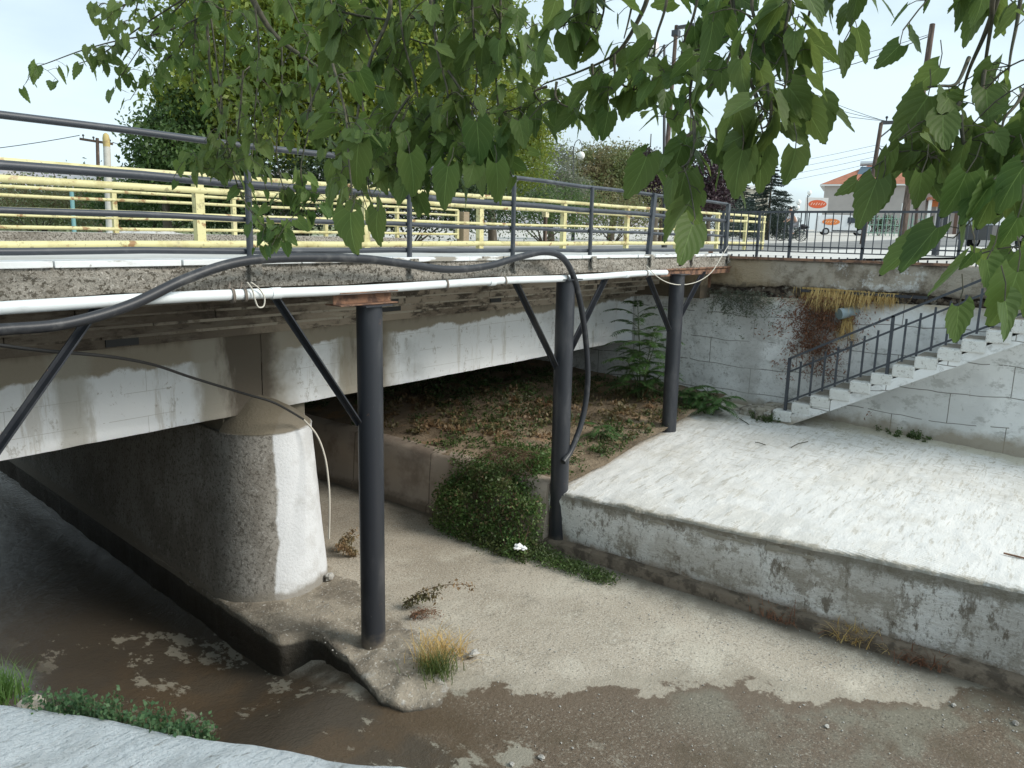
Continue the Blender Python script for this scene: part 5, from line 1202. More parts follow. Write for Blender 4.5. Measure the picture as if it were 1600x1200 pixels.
def blades(name, base, n, h, r, mat, label, seed, cat='grass', lean=(0, 0), hang=False, group=None, parent=None, spread=.6, wd=.004, rxy=None):
    rng = np.random.default_rng(seed); V = []; F = []; base = Vector(base); rxy = rxy or (r, r)
    for i in range(n):
        b = base+Vector((rng.normal()*rxy[0]*.5, rng.normal()*rxy[1]*.5, 0)); a = rng.uniform(0, 6.28); L_ = h*rng.uniform(.45, 1.1)
        d = Vector((math.cos(a)*spread*rng.random()+lean[0], math.sin(a)*spread*rng.random()+lean[1], -1 if hang else 1)).normalized()
        s = Vector((-math.sin(a), math.cos(a), 0))*wd*rng.uniform(.6, 1.4); k = len(V); p = b; g_ = d.copy()
        for j in range(5):
            wdt = s*(1-j/4.2); V += [p+wdt, p-wdt]; p = p+g_*(L_/4); g_ = (g_+Vector((math.cos(a)*.16, math.sin(a)*.16, -.22 if not hang else -.1))).normalized()
        F += [(k+2*j, k+2*j+1, k+2*j+3, k+2*j+2) for j in range(4)]
    o = npmesh(name, [tuple(v) for v in V], F, mat, parent)
    return tag(o, label, cat, group) if parent is None else o
gb = PZ(683, 1050, .0)
root = empty('grass_tuft', gb, 'half dry grass tuft by the broken footing tip', 'grass tuft')
blades('green_blades', gb, 300, .28, .18, leafmat('tuft green', (.06, .11, .025), (.13, .17, .05), trans=.3), None, 71, parent=root)
blades('dry_blades', gb+Vector((.08, .12, 0)), 170, .34, .16, MT['drygrass'], None, 72, parent=root)
def weedstalk(name, px, label, seed, mat, lean=1.0, n=5, h=.7, z=.02, ls=.035):
    b = PZ(px[0], px[1], z); rng = np.random.default_rng(seed); root = empty(name, b, label, 'weed', 'drooping weeds on the channel floor'); m = MB(); P = []
    for i in range(n):
        d = VR*(lean*(.6+.6*rng.random()))+VF*rng.uniform(-.3, .3)+Vector((0, 0, 1.0+.3*rng.random())); d.normalize(); p = b.copy(); pts = [p.copy()]; L_ = h*rng.uniform(.45, 1.0)
        for k in range(12): p = p+d*(L_/12); d = (d+Vector((VR.x*.02*lean, VR.y*.02*lean, -.085))).normalized(); pts.append(p.copy())
        m.tube(pts, [.007-.0004*k for k in range(13)], 5)
        for q in pts[2:]:
            for _ in range(9): P.append(np.array(q)+rng.normal(size=3)*.022)
    m.build('stalks', plain('weed stalk', (.18, .13, .08), .9), root); P = np.array(P); V, F = leaf_quads(P, ls*rng.uniform(.5, 1.3, len(P)), rng, .9, .4); npmesh('leaves', V, F, mat, root)
weedstalk('drooping_weed', (628, 948), 'arching half dead weed right of the nearest steel post', 73, LM['weedbrown'], 1.1, 3, .85, ls=.05)
weedstalk('drooping_weed', (530, 860), 'small weed between the pier and the nearest steel post', 74, LM['weedbrown'], .5, 4, .34, ls=.045)
weedstalk('drooping_weed', (556, 868), 'second small weed half hidden by the nearest steel post', 75, LM['weedbrown'], -.8, 4, .3, ls=.045)
weedstalk('drooping_weed', (640, 965), 'flattened dry stalks below the arching weed', 76, MT['drybrown'], 1.6, 6, .4, ls=.02)
# twigs of dead straw along the terrace foot
for k, (px, py, n) in enumerate(((1222, 965, 30), (1340, 995, 110), (1440, 1030, 60), (700, 1010, 50))):
    gb = PZ(px, py+6, .02); blades('dry_straw', gb, n*2, .30, .12, MT['drygrass'] if k % 2 else MT['drybrown'], ('single straw wisp left along the terrace foot', 'biggest straw heap along the terrace foot', 'straw heap farthest right along the terrace foot', 'dry straw lying beside the half dry grass tuft')[k], 80+k, 'straw', group='dry straw heaps', spread=1.6, rxy=(.12, .28), wd=.006)
# weeds at the foot of the near parapet, bottom left
def leafy(name, base, n, h, r, ls, label, seed, mat, cat='weed', group=None, rxy=None, droop=-.1):
    rng = np.random.default_rng(seed); base = Vector(base); root = empty(name, base, label, cat, group); m = MB(); P = []; rxy = rxy or (r, r)
    for i in range(n):
        b = base+Vector((rng.normal()*rxy[0]*.5, rng.normal()*rxy[1]*.5, 0)); t = b+Vector((rng.normal()*.05, rng.normal()*.05, h*rng.uniform(.4, 1.1))); m.tube([b-Vector((0, 0, .05)), b.lerp(t, .5)+Vector((.01, 0, 0)), t], .0025, 4)
        for s in np.linspace(.1, 1, 9): P += [np.array(b.lerp(t, s))+rng.normal(size=3)*.016 for _ in range(6)]
    m.build('stems', plain('soft green stem', (.10, .14, .06), .8), root); P = np.array(P); V, F = leaf_quads(P, ls*rng.uniform(.5, 1.3, len(P)), rng, droop, .75); npmesh('leaves', V, F, mat, root)
lw = leafmat('cool green weed', (.05, .11, .045), (.10, .18, .075), trans=.3)
root = empty('leafy_weed', (.8, 2.0, 2.5), 'soft green weeds growing along the near parapet edge', 'weed'); rng = np.random.default_rng(91); m = MB(); P = []
for i in range(110):
    t = rng.random(); b = Vector((.735, 2.235, 2.53)).lerp(Vector((.985, 1.71, 2.53)), t)+Vector((rng.normal()*.018+.01, rng.normal()*.015, 0)); t2 = b+Vector((rng.normal()*.02+.012, rng.normal()*.02, rng.uniform(.03, .12)*(1-.5*abs(t-.35)))); m.tube([b-Vector((0, 0, .05)), b.lerp(t2, .5)+Vector((.004, 0, 0)), t2], .0012, 4)
    for s in np.linspace(.0, 1, 7): P += [np.array(b.lerp(t2, s))+rng.normal(size=3)*.008 for _ in range(5)]
m.build('stems', plain('soft green stem', (.10, .14, .06), .8), root); P = np.array(P); V, F = leaf_quads(P, .0135*rng.uniform(.5, 1.3, len(P)), rng, -.1, .75); npmesh('leaves', V, F, lw, root)
bp = PZ(-8, 1092, 2.5); root = empty('grass_clump', bp, 'green grass clump at the bottom left corner', 'grass tuft'); blades('blades', bp, 420, .12, .07, leafmat('clump green', (.07, .15, .03), (.14, .24, .06), trans=.35), None, 92, parent=root, wd=.002, rxy=(.07, .07))
m = MB(); bp = PZ(50, 1101, 2.575); m.ball(bp, .034, 10, 7, (1, 1.3, .55), .12); tag(m.build('kerb_stone', MT['lowwall']), 'brownish flat stone beside the grass clump, bottom left', 'stone')
# weeds at the stair foot and terrace rear
for k, (x, y, z, n, lb) in enumerate(((12.42, 4.0, 1.0, 10, 'tiny weeds under the loose blocks'), (13.1, 2.0, .93, 12, 'small weed tuft at the wall foot right of the stairs'))): leafy('wall_weed', (x, y, z), n, .12, .2, .03, lb, 95+k, LM['weed'], rxy=(.1, .3), group='tiny wall foot weeds')
# wall growth
def wallgrowth(name, px, py, rx, ry, n, mat, label, seed, ls=.03, hang=.2, stems=None):
    c = PX(px, py, 13.14); rng = np.random.default_rng(seed); root = empty(name, c, label, 'wall plant'); k = 13.9/1200
    C = rng.normal(size=(n//8, 2))*np.array([rx, ry])*k*.5; P = np.stack([13.12-.05*rng.random(len(C))-.06*np.exp(-(C[:, 0]/(rx*k))**2), c.y-C[:, 0], c.z-np.abs(C[:, 1]) if False else c.z-C[:, 1]], 1)
    P = np.repeat(P, 8, 0)+rng.normal(size=(len(C)*8, 3))*np.array([.02, .03, .035]); P = P[P[:, 2] < 3.06]; V, F = leaf_quads(P, ls*rng.uniform(.5, 1.3, len(P)), rng, hang, .3); npmesh('foliage', V, F, mat, root)
    m = MB()
    for i in range(30):
        q = Vector(P[rng.integers(len(P))]); a = Vector((13.16, c.y+rng.normal()*.05, min(3.04, c.z+ry*k*.5))); m.tube([a, a.lerp(q, .5)+Vector((-.06, 0, 0)), q], .003, 3)
    m.build('stems', stems or plain('wiry stem', (.15, .12, .09), .9), root); return root
wallgrowth('wall_creeper', 1165, 462, 62, 36, 3400, LM['grey'], 'wispy grey green creeper under the coping beam, left', 101, .05)
r1 = wallgrowth('dry_bush', 1283, 500, 50, 80, 5600, MT['drybrown'], 'dead reddish brown bush hanging on the wall beside the outlet pipe', 102, .06, .6)
r2 = empty('dry_grass', PX(1320, 462, 13.1), 'golden dry grass hanging from the wall top above the outlet pipe', 'dry grass')
def bl(px, py, n, h, rx, seed): return blades('blades', PX(px, py, 13.13), n, h, .1, MT['drygrass'], None, seed, hang=True, parent=r2, spread=.5, wd=.007, rxy=(.05, rx), lean=(-.25, 0))
bl(1305, 452, 700, .42, .42, 103); bl(1340, 456, 420, .32, .5, 104); bl(1389, 458, 200, .26, .14, 105); bl(1326, 490, 160, .55, .07, 106); bl(1285, 450, 260, .35, .3, 107)

# ---------------------------------------------------------------- litter, stones, gravel
bp = PZ(810, 858, .20); m = MB(); m.ball(bp+Vector((0, 0, .03)), .06, 12, 8, (1, .8, .55), .35); m.ball(bp+Vector((.03, -.06, .02)), .035, 10, 6, (1, 1, .6), .35); tag(m.build('crumpled_paper', plain('white paper', (.85, .86, .87), .7)), 'crumpled white litter in the weeds below the creeping bush', 'litter')
bp = PZ(800, 872, .0)
for k, (px, py, s, sq, lb) in enumerate(((740, 1028, .055, (1.2, .8, .5), 'angular pale stone right of the grass tuft'), (516, 909, .06, (1, .8, .8), 'grey stone against the pier foot'), (800, 1187, .022, (1, 1, .7), 'round pale pebble at the bottom edge, left one'), (846, 1179, .026, (1, 1.2, .7), 'brown pebble at the bottom edge, right one'),
        (1587, 1128, .035, (1, .8, .6), 'small stone near the right edge'), (1490, 1102, .028, (1, .7, .6), 'dark stone in the wet patch on the right'), (1292, 1132, .024, (1, .8, .6), 'pale pebble in the wet patch on the right'), (660, 988, .02, (1.6, .7, .5), 'white pebble beside the arching weed'), (1520, 1058, .04, (1.9, .7, .4), 'white flake of plaster at the terrace foot'))):
    bp = PZ(px, py, .0 if px != 1587 else 0); zz = float(floor_z(np.array(bp.x), np.array(bp.y))); m = MB(); m.ball((bp.x, bp.y, (.03 if px in (740, 516) else zz)+s*sq[2]*.6), s, 8, 6, sq, .22); tag(m.build('stone', MT['stone']), lb, 'stone', 'loose stones on the channel floor')
rng = np.random.default_rng(110); m = MB()
for i in range(900):
    t = rng.random(); px, py = rng.uniform(430, 1600), rng.uniform(1000, 1200)
    if rng.random() < .4: px = rng.uniform(900, 1600); py = 870+(px-865)*.285+rng.uniform(5, 60)
    if rng.random() < .25: px, py = rng.uniform(480, 700), rng.uniform(920, 1110)
    p = PZ(px, py, 0)
    if p.x > 7.6 or p.x < 4.25 or (p.x < 4.6 and rng.random() < .6): continue
    z = float(floor_z(np.array(p.x), np.array(p.y))); s = rng.uniform(.004, .011)
    if (p.y > 4 and p.x < 5.4): z = .035
    m.ball((p.x, p.y, z+s*.4), s, 5, 4, (1, rng.uniform(.6, 1.2), .6), .2)
tag(m.build('gravel', MT['stone']), 'scattered gravel and grit on the channel floor', 'gravel', kind='stuff')
a = PX(1575, 868, 8.6); a = PZ(1568, 866, .93); b = PZ(1625, 880, .94); m = MB(); m.tube([a+Vector((0, 0, .012)), b+Vector((0, 0, .012))], .010, 8); tag(m.build('thin_rod', MT['rust']), 'thin rod lying on the white terrace at the right edge', 'rod')
for k, (x1, y1, x2, y2) in enumerate(((1180, 692, 1196, 696), (1236, 700, 1262, 692), (1155, 660, 1170, 668))):
    a = PZ(x1, y1, .93); b = PZ(x2, y2, .93); a.z = tz(a.x, a.y)+.012; b.z = tz(b.x, b.y)+.012; m = MB(); m.tube([a, a.lerp(b, .5)+Vector((0, .02, .01)), b], .007, 5); tag(m.build('twig', MT['twig']), ('left', 'right', 'topmost')[k]+' dry twig on the terrace below the stairs', 'twig', 'dry twigs on the terrace')

# ---------------------------------------------------------------- cyclist
def cyclist():
    d = 43; g = AT(1236, 379.5, d); g.z = gz(g.x, g.y)+.06; U = VR; W_ = VF; Zv = Vector((0, 0, 1))
    root = empty('bicycle', g, 'dark bicycle ridden along the pavement behind the fence', 'bicycle')
    def p(u, w, h): return g+U*u+W_*w+Zv*h
    bk = plain('bicycle frame', (.03, .03, .035), .4)
    for u in (-.58, .52):
        m = MB(); m.tube([p(u+.33*math.cos(k*math.pi/14), 0, .34+.33*math.sin(k*math.pi/14)) for k in range(29)], .022, 6, False); wl = m.build('wheel', tyre, root)
        m = MB()
        for k in range(8): m.bar(p(u, 0, .34), p(u+.32*math.cos(k*.785), 0, .34+.32*math.sin(k*.785)), .004, .004)
        m.ball(p(u, 0, .34), .035, 8, 5); m.build('spokes', rim, wl)
    m = MB(); bb = p(.0, 0, .32); st = p(.17, 0, .86); hd = p(-.40, 0, .80); rw = p(.52, 0, .34); fw = p(-.58, 0, .34)
    for a, b in ((bb, st), (bb, hd), (st, hd), (bb, rw), (st, rw), (hd, fw), (hd, p(-.37, 0, .98))): m.tube([a, b], .017, 8)
    m.build('frame', bk, root)
    m = MB(); m.tube([p(-.44, -.27, 1.02), p(-.37, -.1, .99), p(-.37, .1, .99), p(-.44, .27, 1.02)], .014, 6); m.build('handlebar', bk, root)
    m = MB(); m.ball(p(.19, 0, .91), .12, 10, 6, (1, .6, .35)); m.build('saddle', bk, root)
    m = MB(); m.bar(p(.35, 0, .72), p(.78, 0, .74), .02, .14); m.build('carrier', bk, root)
    o = empty('saddle_bag', p(.6, 0, .75), 'black bag strapped on the bicycle carrier', 'bag'); m = MB(); m.ball(p(.58, 0, .84), .18, 12, 8, (1.5, .9, .6), .05); m.ball(p(.85, 0, .78), .10, 10, 6, (1.3, .9, .7), .05); m.build('bag', plain('black fabric', (.02, .02, .025), .9), o)
    # rider: one skinned figure
    rt = empty('person', p(.1, 0, 0), 'cyclist in a white shirt and grey trousers leaning on the handlebar', 'person')
    J = {'pel': (.16, 0, .98, .15), 'sp': (.05, 0, 1.20, .15), 'ch': (-.08, 0, 1.40, .165), 'nk': (-.14, 0, 1.55, .06), 'hd': (-.18, 0, 1.68, .095), 'hd2': (-.19, 0, 1.76, .085)}
    for s, n_ in ((-1, 'a'), (1, 'b')):
        J['sh'+n_] = (-.10, s*.19, 1.44, .065); J['el'+n_] = (-.24, s*.25, 1.20, .045); J['wr'+n_] = (-.40, s*.26, 1.07, .03); J['ha'+n_] = (-.45, s*.26, 1.04, .035)
        kn = (-.17, .80) if s < 0 else (-.13, .62); ft = (.02, .50) if s < 0 else (.0, .18)
        J['hp'+n_] = (.12, s*.11, .93, .10); J['kn'+n_] = (kn[0], s*.12, kn[1], .065); J['an'+n_] = (ft[0]+.04, s*.13, ft[1]-.06, .042); J['to'+n_] = (ft[0]-.14, s*.13, ft[1]-.12, .035)
    Eg = [('pel', 'sp'), ('sp', 'ch'), ('ch', 'nk'), ('nk', 'hd'), ('hd', 'hd2')]
    for n_ in 'ab': Eg += [('ch', 'sh'+n_), ('sh'+n_, 'el'+n_), ('el'+n_, 'wr'+n_), ('wr'+n_, 'ha'+n_), ('pel', 'hp'+n_), ('hp'+n_, 'kn'+n_), ('kn'+n_, 'an'+n_), ('an'+n_, 'to'+n_)]
    def skin(name, keys, edges, mat, k=1.0, rootkey=None):
        me = bpy.data.meshes.new(name); off = worldloc(rt); me.from_pydata([tuple(p(*J[a][:3])-off) for a in keys], [(keys.index(a), keys.index(b)) for a, b in edges], []); me.materials.append(mat)
        o = link(bpy.data.objects.new(name, me)); o.parent = rt; md = o.modifiers.new('skin', 'SKIN'); sv = me.skin_vertices[0].data
        for i, a in enumerate(keys): sv[i].radius = (J[a][3]*k, J[a][3]*k)
        sv[0].use_root = True; md.use_smooth_shade = True; sb = o.modifiers.new('sub', 'SUBSURF'); sb.levels = sb.render_levels = 2
    skin('body', list(J), Eg, plain('skin', (.45, .27, .19), .6))
    def sub(keys): return [(a, b) for a, b in Eg if a in keys and b in keys]
    ks = ['pel', 'sp', 'ch', 'sha', 'shb', 'ela', 'elb']; skin('shirt', ks, sub(ks), plain('white shirt', (.72, .72, .74), .85), 1.16)
    ks = ['pel', 'hpa', 'hpb', 'kna', 'knb', 'ana', 'anb']; skin('trousers', ks, sub(ks), plain('grey trousers', (.28, .28, .30), .9), 1.18)
    m = MB(); m.ball(p(-.165, 0, 1.79), .10, 12, 8, (1.05, .9, .75)); m.build('hair', plain('dark hair', (.03, .025, .02), .9), rt)
    for s, (x, h) in ((-1, (-.06, .40)), (1, (-.10, .06))): m = MB(); m.ball(p(x, s*.13, h), .06, 10, 6, (2, .8, .8)); m.build('shoe', plain('dark shoe', (.03, .03, .03), .6), rt)
cyclist()

# ---------------------------------------------------------------- the mulberry tree hanging over the channel from the near bank
def mulberry():
    rng = np.random.default_rng(200); rnd = random.Random(200)
    base = Vector((-.9, -1.7, 2.57)); root = empty('mulberry_tree', base, 'mulberry tree whose broad-leaved branches hang down over the channel from above', 'tree')
    br = MB(); tw = MB()
    hub = Vector((-.5, -.9, 5.2)); m = MB(); m.tube([base-Vector((0, 0, .2)), base+Vector((0, 0, .3)), base.lerp(hub, .5)+Vector((.08, 0, 0)), hub], [.19, .16, .14, .12], 14); m.build('trunk', MT['bark'], root)
    # leaf template
    rows = 13; cols = 7; TV = []; UV = []
    for i in range(rows):
        u = i/(rows-1)
        wd = (math.sin(math.pi*min(1, u*.93+.07)**.62))**.85*.345 if u < 1 else 0.0
        wd = max(wd, .0); ser = 1+(.045 if i % 2 else -.035)
        for j in range(cols):
            v = (j-(cols-1)/2)/((cols-1)/2); x = u-.10*abs(v)**1.5*(1-u)**2*1.6+.03*(abs(v) > .9)*(1 if i % 2 else -1); y = v*wd*(ser if abs(v) > .9 else 1)
            TV.append((x, y, 0)); UV.append((u, v))
    TV = np.array(TV); TF = np.array([(i*cols+j, (i+1)*cols+j, (i+1)*cols+j+1, i*cols+j+1) for i in range(rows-1) for j in range(cols-1)]); UV = np.array(UV)
    VA = []; FA = []; UA = []
    def leaf(b, t, nrm, L_, wk=1.0):
        """b base, t direction, nrm upper-side normal"""
        t = Vector(t).normalized(); q = Vector(nrm).cross(t)
        if q.length < 1e-4: q = t.orthogonal()
        q.normalize(); n = t.cross(q).normalized(); k = len(VA)*len(TV)
        fold = rnd.uniform(.05, .45); curl = rnd.uniform(-.15, .55); wav = rnd.uniform(.0, .05); ph = rnd.uniform(0, 6)
        X = TV[:, 0]; Y = TV[:, 1]*wk; Z = fold*np.abs(Y)*.8-curl*X**2*.6+wav*np.sin(9*X+ph)*np.abs(TV[:, 1])*2+.03*np.sin(ph*3)*X
        sk = rnd.uniform(-.15, .15)*X**2
        P = np.array(b)[None]+L_*(X[:, None]*np.array(t)[None]+(Y+sk)[:, None]*np.array(q)[None]+Z[:, None]*np.array(n)[None])
        VA.append(P); FA.append(TF+k); UA.append(UV)
    camdir = (R3 @ Vector((0, 0, 1))).normalized()       # back towards the viewer
    def leaf_near(p, L_, down=1.0):
        pl = rnd.uniform(.02, .055); a = rnd.uniform(0, 6.28); d = Vector((math.cos(a), math.sin(a), rnd.uniform(-.9, .4))).normalized(); b = p+d*pl
        tw.tube([p, p+d*pl*.6+Vector((0, 0, .004)), b], .0011, 3, False)
        t = Vector((math.cos(a)*.6+rnd.gauss(0, .38), math.sin(a)*.6+rnd.gauss(0, .38), -1.0*down+rnd.gauss(0, .42)))
        nr = Vector((math.cos(a), math.sin(a), .55))+Vector((rnd.gauss(0, .5), rnd.gauss(0, .5), rnd.gauss(0, .35)))
        leaf(b, t, nr, L_*rnd.choice((.42, .6, .75, .9, 1.0, 1.05, 1.12, 1.2)), rnd.uniform(.8, 1.2))
    def strand(pts, d0, d1, L_, dens, r0=.0035, side=.10, sidel=0, jl=.0):
        """a twig through picture points, at distances d0..d1; leaves all along it, short side shoots too"""
        mx = sum(q[0] for q in pts)/len(pts); kk = 1.1 if mx < 480 else 1.0 if mx < 850 else .9; L_ *= .76 if mx < 480 else .80; dens *= .70*kk; sidel = int(sidel*.62*kk+.5); pts = [(x, y-(34 if i == len(pts)-1 else 16 if i == len(pts)-2 else 0)*(y > 140)) for i, (x, y) in enumerate(pts)]
        n = len(pts); P = spline([AT(x, y, d0+(d1-d0)*i/(n-1)+rnd.uniform(-jl, jl)) for i, (x, y) in enumerate(pts)], 6)
        tw.tube(P, [r0*(1-.8*i/(len(P)-1))+.001 for i in range(len(P))], 6)
        ln = sum((P[i+1]-P[i]).length for i in range(len(P)-1)); k = max(3, int(ln*dens)); 
        for i in range(k):
            f = (i+rnd.random()*.7)/k*(len(P)-1); j = min(int(f), len(P)-2); leaf_near(P[j].lerp(P[j+1], f-j), L_)
        for i in range(sidel):
            j = rnd.randrange(2, len(P)); a = rnd.uniform(0, 6.28); e = P[j]+Vector((math.cos(a)*side, math.sin(a)*side, rnd.uniform(-1.2, .1)*side)); S = spline([P[j], P[j].lerp(e, .5)+Vector((0, 0, .015)), e], 3); tw.tube(S, .0016, 4)
            for q in S[1::2]+[e]: leaf_near(q, L_*.95)
        return P
    # the thicker bare limbs that show
    def limb(pts, d0, d1, r0, r1, n=8):
        P = spline([AT(x, y, d0+(d1-d0)*i/(len(pts)-1)) for i, (x, y) in enumerate(pts)], n); br.tube(P, [r0+(r1-r0)*i/(len(P)-1) for i in range(len(P))], 9); return P
    LB = []
    LB.append(limb([(330, -150), (370, -60), (398, 5), (430, 55), (478, 92), (520, 118), (560, 126), (640, 150)], 3.0, 3.5, .017, .002))
    LB.append(limb([(1000, -220), (1010, -120), (1015, -20), (990, 45), (960, 85), (905, 112), (858, 128)], 2.1, 2.4, .011, .001))
    LB.append(limb([(1190, -200), (1160, -90), (1132, 10), (1112, 55), (1090, 90), (1078, 150), (1084, 215)], 1.9, 2.2, .010, .001))
    LB.append(limb([(1160, -200), (1146, -80), (1140, 20), (1158, 90), (1180, 150), (1190, 200), (1200, 240)], 1.8, 2.0, .009, .001))
    LB.append(limb([(1600, -160), (1575, -60), (1556, 5), (1538, 55), (1514, 110), (1500, 160), (1488, 215)], 1.4, 1.7, .008, .001))
    LB.append(limb([(1570, -90), (1552, -5), (1549, 35), (1538, 110), (1534, 160), (1546, 225)], 1.4, 1.7, .006, .001))
    LB.append(limb([(700, -200), (690, -60), (672, 20), (700, 110), (712, 190), (706, 250)], 2.6, 2.8, .010, .001))
    LB.append(limb([(560, -200), (590, -80), (610, 10), (580, 90), (560, 170), (556, 260), (575, 330)], 2.6, 2.5, .010, .001))
    LB.append(limb([(260, -160), (300, -60), (322, 30), (330, 120), (352, 200), (368, 280), (392, 330)], 3.4, 3.6, .010, .001))
    # limbs from the hub out to where these begin
    for P in LB:
        e = P[0]; md = hub.lerp(e, .5)+Vector((0, 0, .55)); S = spline([hub, hub.lerp(md, .6)+Vector((0, 0, .15)), md, e], 6); br.tube(S, [.07-(.07-.017)*i/(len(S)-1) for i in range(len(S))], 9)
    # strands: (points, d0, d1, leaf length m, leaves per metre, side shoots)
    ST = [
     # far left spray, pointing left
     ([(330, 20), (250, 52), (190, 62), (130, 78), (70, 100), (52, 104)], 3.5, 3.9, .095, 16, 6),
     ([(300, -10), (230, 35), (180, 70), (150, 90), (120, 100)], 3.5, 3.8, .095, 18, 6),
     ([(250, -30), (190, 10), (160, 5), (150, 20)], 3.4, 3.6, .09, 18, 3),
     ([(330, -40), (270, 20), (230, 60), (205, 95), (190, 118)], 3.5, 3.8, .095, 20, 8),
     ([(340, -20), (290, 60), (255, 100), (235, 120)], 3.5, 3.8, .09, 20, 6),
     ([(230, -40), (215, 5), (210, 30)], 3.4, 3.5, .09, 18, 4),
     # hanging curtain at x 290-480
     ([(300, -60), (305, 40), (300, 120), (310, 170)], 3.5, 3.6, .085, 22, 12),
     ([(350, -60), (352, 60), (345, 150), (340, 240), (322, 280), (300, 268)], 3.4, 3.6, .085, 22, 16),
     ([(330, 30), (352, 200), (368, 280), (392, 330), (420, 372), (452, 380)], 3.5, 3.6, .085, 24, 18),
     ([(398, 5), (405, 90), (398, 180), (402, 250), (392, 320)], 3.1, 3.4, .09, 22, 14),
     ([(440, 60), (440, 150), (432, 230), (440, 300), (455, 350)], 3.2, 3.4, .09, 20, 14),
     ([(480, 92), (486, 180), (470, 260), (476, 330), (462, 372)], 3.2, 3.4, .09, 18, 12),
     ([(380, 110), (372, 200), (358, 260), (342, 300)], 3.3, 3.5, .09, 20, 10),
     ([(420, -60), (450, 0), (470, 40), (500, 80)], 2.9, 3.0, .10, 18, 8),
     ([(290, -50), (320, 0), (370, 20), (420, 20)], 3.3, 3.3, .09, 18, 10),
     # middle mass x 480-830
     ([(520, 100), (540, 180), (545, 250), (550, 320), (545, 345)], 2.3, 2.1, .105, 20, 10),
     ([(560, 126), (575, 220), (575, 300), (582, 345)], 2.5, 2.3, .10, 18, 10),
     ([(500, -60), (520, 20), (515, 110), (520, 190), (510, 250)], 2.7, 2.8, .10, 20, 14),
     ([(560, -60), (570, 40), (600, 110), (600, 200), (590, 270)], 2.6, 2.6, .105, 20, 14),
     ([(620, -60), (630, 60), (650, 130), (655, 210), (668, 270)], 2.5, 2.5, .105, 22, 16),
     ([(680, -60), (680, 60), (700, 150), (690, 230), (684, 290)], 2.4, 2.4, .105, 22, 16),
     ([(735, -60), (740, 50), (745, 120), (735, 210), (740, 270)], 2.4, 2.4, .105, 22, 14),
     ([(780, -80), (782, 30), (775, 110), (780, 190), (775, 250), (770, 280)], 2.4, 2.4, .10, 20, 12),
     ([(740, -70), (770, 10), (795, 60), (805, 95)], 2.4, 2.4, .095, 16, 6),
     ([(700, 110), (745, 170), (790, 190), (815, 200)], 2.4, 2.4, .10, 18, 8),
     ([(640, 150), (610, 200), (620, 260), (640, 300)], 2.5, 2.4, .10, 16, 8),
     ([(450, -40), (540, 30), (640, 60), (720, 90)], 2.7, 2.6, .105, 18, 14),
     ([(500, 10), (600, 30), (700, 20), (790, 0)], 2.6, 2.5, .105, 18, 14),
     ([(500, 130), (480, 190), (520, 240), (540, 290)], 2.7, 2.6, .10, 14, 8),
     # the branch against the sky, x 850-1000
     ([(990, 45), (960, 85), (905, 112), (858, 128), (845, 135)], 2.2, 2.4, .105, 6, 1),
     ([(905, -60), (900, 0), (886, 30), (880, 45)], 2.1, 2.1, .11, 16, 2),
     ([(950, -70), (945, -10), (940, 30), (915, 70)], 2.1, 2.1, .11, 13, 3),
     ([(1000, -60), (985, 20), (975, 60)], 2.1, 2.1, .11, 12, 2),
     ([(870, 128), (868, 150), (880, 180), (905, 205)], 2.3, 2.3, .095, 18, 4),
     ([(855, 135), (835, 160), (850, 200)], 2.4, 2.4, .095, 18, 5),
     ([(925, 100), (930, 140), (945, 165), (950, 185)], 2.2, 2.2, .10, 16, 4),
     ([(960, 85), (962, 120), (975, 150), (985, 170)], 2.2, 2.2, .105, 18, 5),
     ([(1000, 60), (1000, 100), (990, 140), (1000, 165)], 2.2, 2.2, .095, 12, 3),
     # x 1010-1280
     ([(1050, -60), (1040, 10), (1025, 60), (1020, 110), (1015, 150)], 1.9, 2.0, .10, 12, 4),
     ([(1100, -60), (1085, 20), (1070, 60), (1060, 110)], 1.9, 2.0, .105, 12, 4),
     ([(1112, 55), (1090, 90), (1078, 150), (1084, 215), (1060, 260)], 2.0, 2.0, .085, 16, 8),
     ([(1150, 60), (1130, 110), (1110, 150), (1090, 180)], 2.0, 2.0, .085, 14, 6),
     ([(1084, 205), (1050, 230), (1040, 260), (1030, 290)], 1.9, 1.8, .11, 12, 2),
     ([(1084, 190), (1085, 230), (1075, 270), (1065, 295)], 1.8, 1.7, .11, 14, 3),
     ([(1120, 200), (1120, 235), (1115, 250)], 1.7, 1.7, .11, 12, 2),
     ([(1190, 180), (1175, 210), (1165, 240), (1160, 250)], 1.7, 1.6, .11, 14, 2),
     ([(1180, -60), (1175, 10), (1190, 60), (1200, 120), (1215, 150)], 1.7, 1.7, .11, 18, 6),
     ([(1140, -50), (1150, 40), (1165, 100), (1185, 170), (1200, 215)], 1.8, 1.7, .11, 16, 5),
     ([(1235, -60), (1235, 0), (1225, 60), (1230, 110), (1225, 160), (1225, 190)], 1.7, 1.6, .11, 18, 6),
     ([(1275, -60), (1270, -10), (1262, 30), (1250, 60)], 1.7, 1.7, .10, 14, 3),
     ([(1200, 130), (1205, 170), (1200, 210), (1190, 235)], 1.6, 1.6, .11, 16, 3),
     ([(1110, -50), (1180, -10), (1250, -5)], 1.8, 1.7, .11, 16, 6),
     ([(1000, -40), (1080, -10), (1150, 10)], 2.0, 1.9, .11, 12, 5),
     ([(1320, -70), (1330, -30), (1345, -15), (1360, -20)], 1.7, 1.7, .10, 14, 2),
     # right-hand part
     ([(1514, 90), (1495, 130), (1470, 150), (1450, 170)], 1.6, 1.5, .11, 7, 0),
     ([(1500, 160), (1470, 195), (1455, 215), (1440, 235)], 1.5, 1.5, .11, 10, 1),
